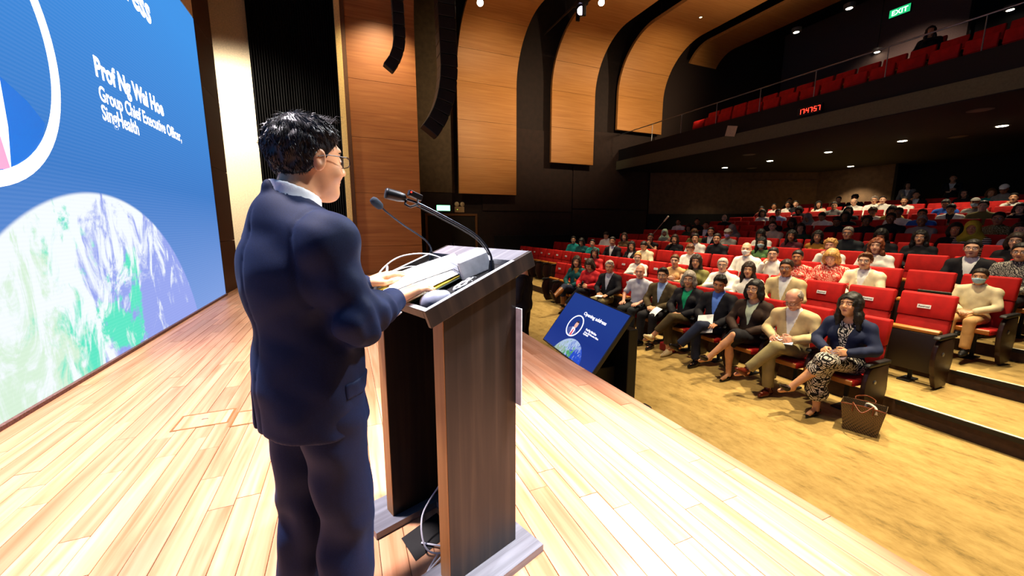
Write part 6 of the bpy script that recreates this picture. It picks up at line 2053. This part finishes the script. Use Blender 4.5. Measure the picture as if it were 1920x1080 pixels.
stander((18.8, 7.68, 1.38), PI+.3, standing('down'), 'person in a grey blazer and white top standing behind the last row', 'grey', 'white', 'charcoal', 'long', 'black', sc=.92)
stander((18.8, 6.55, 1.38), PI+.25, standing('fold'), 'person in a black suit standing with folded arms behind the last row', 'black', 'white', 'black', 'bun', 'black', sc=1.0)
stander((2.33, 5.05, HALL_Z), PI*.75, standing('clasp', False), 'person in black standing on the carpet behind the lectern, at the stage edge', 'black', 'charcoal', 'black', 'short', 'black', sc=.95)
L = lib_pose('lap', True, 0); e = empty('person', (14.6, 6.0, 5.25), PI+.3); tag(e, 'person with dark hair sitting alone high in the balcony', 'person')
inst('body', L['body'], e, body_mats('light')); add_head_things(e, L['J'], 'long', 'black'); inst('blouse', lib_part(L, 'shirt'), e, [C_('black')]); inst('trousers', lib_part(L, 'trousers'), e, [C_('black')])
seat(0, 14.87, 6.0, 5.25, 'red balcony seat under the lone balcony visitor', None, True)

# ---------------------------------------------------------------- things among the audience
# tote bag
tb = empty('tote_bag', (4.62, 1.96, HALL_Z), math.radians(200)); tb.scale = (1, .82, 1.08); tag(tb, 'dark patterned tote bag with brown handles on the carpet by the front row end', 'bag')
BAGM = NT('monogram_canvas').set(.55, 0, .4)
def bag_mat():
    m = BAGM; v = m.n('ShaderNodeTexVoronoi', distance='MANHATTAN'); v.inputs['Scale'].default_value = 52; v.inputs['Randomness'].default_value = 0
    m.l(m.coords((1, 1, 1), rot=(.78, 0, .78)), v.inputs['Vector'])
    r = m.ramp([(.30, lin('#b08a4a')), (.36, lin('#17110d')), (.62, lin('#1d150f')), (.7, lin('#6b5230'))]); m.l(v.outputs['Distance'], r.inputs['Fac']); m.l(r.outputs['Color'], m.b.inputs['Base Color'])
    return m.m
BAG = bag_mat(); LEA = plain('tan_leather', '#7a3a1c', .4)
def trap(w0, w1, d0, d1, h, t=.004):
    m = MB()
    def ring(w, d, z): return [(-d, -w, z), (d, -w, z), (d, w, z), (-d, w, z)]
    a, b = ring(w0, d0, 0), ring(w1, d1, h); c, e_ = ring(w0-t, d0-t, t), ring(w1-t, d1-t, h)
    m.add(a+b+c+e_, [(3, 2, 1, 0)]+[(i, (i+1) % 4, 4+(i+1) % 4, 4+i) for i in range(4)]+[(8+(i+1) % 4, 8+i, 12+i, 12+(i+1) % 4) for i in range(4)]+[(8, 9, 10, 11)]+[(4+i, 4+(i+1) % 4, 12+(i+1) % 4, 12+i) for i in range(4)]); return m
trap(.155, .205, .075, .085, .265).obj('bag_body', BAG, tb)
for d_ in (-.088, .088):
    m = MB(); m.tube([(d_, .20*math.cos(a), .255+.012*(abs(math.cos(a)) < .9)) for a in np.linspace(0, PI, 3)], .004, 6); m.obj('rim_piping', LEA, tb)
    s_ = 1 if d_ > 0 else -1
    m = MB(); m.tube(spline([(d_, -.09, .20), (d_, -.09, .262), (d_+.03*s_, -.085, .285), (d_+.11*s_, .0, .24 if s_ > 0 else .285), (d_+.03*s_, .085, .285), (d_, .09, .262), (d_, .09, .20)]), .006, 6); m.obj('handle', LEA, tb, True)
hp = empty('headphones', (4.62, 1.90, HALL_Z+.262)); tag(hp, 'pale headband or cloth lying in the mouth of the tote bag', 'accessory')
m = MB(); m.tube(spline([(-.04, -.06, -.03), (-.03, -.05, .02), (0, 0, .035), (.03, .05, .02), (.04, .06, -.03)]), .012, 8); m.obj('band', plain('pale_cloth', '#d8cdb4', .7), hp, True)
rb = empty('handbag', (4.72, 4.62, HALL_Z)); tag(rb, 'small red handbag on the carpet under the green-topped person', 'bag')
m = MB(); m.bbox((-.06, -.12, .0), (.06, .12, .14), .02); m.obj('bag_body', plain('red_leather', '#8d1f1a', .4), rb)
m = MB(); m.tube(spline([(0, -.08, .13), (0, -.06, .19), (0, .06, .19), (0, .08, .13)]), .006, 6); m.obj('handle', plain('red_leather', '#8d1f1a', .4), rb, True)
# writing tablet beside the child
wt = empty('writing_tablet', (row_x(3)-.45, seat_y(3, 0)+.30, TIER[2])); tag(wt, 'raised dark writing tablet between the empty seat and the child', 'tablet')
m = MB(); m.bbox((-.02, -.17, .62), (.0, .15, .86), .01, 0, Matrix.Rotation(-.15, 4, 'Y')); m.obj('board', plain('tablet_olive', '#2b2b1a', .5), wt)
m = MB(); m.tube([(-.05, .14, .30), (-.08, .14, .66)], .012, 8); m.obj('hinge_arm', BLACK, wt)
# boom microphone above the fourth row
bm_ = empty('boom_microphone', (8.25, 8.9, TIER[3])); tag(bm_, 'microphone on a slanting boom stand beside the person in the sleeveless black top', 'microphone')
m = MB(); m.tube([(0, 0, .02), (0, 0, 1.15)], .011, 8); m.obj('stand_pole', BLACK, bm_)
m = MB(); m.tube([(0, .45, .85), (0, -.40, 1.62)], .008, 8); m.obj('boom_arm', METAL, bm_)
m = MB(); m.lathe([(.016, 0), (.02, .05), (.022, .16), (.026, .18), (.020, .21)], 14, 0, along((0, -.40, 1.62), (0, -.74, .67))); m.obj('microphone', plain('mic_pale', '#b9b09a', .4), bm_, True)
m = MB(); m.lathe([(.15, 0), (.15, .015), (.03, .025)], 20); m.obj('base', BLACK, bm_)
print('script seconds', time.time()-T0)
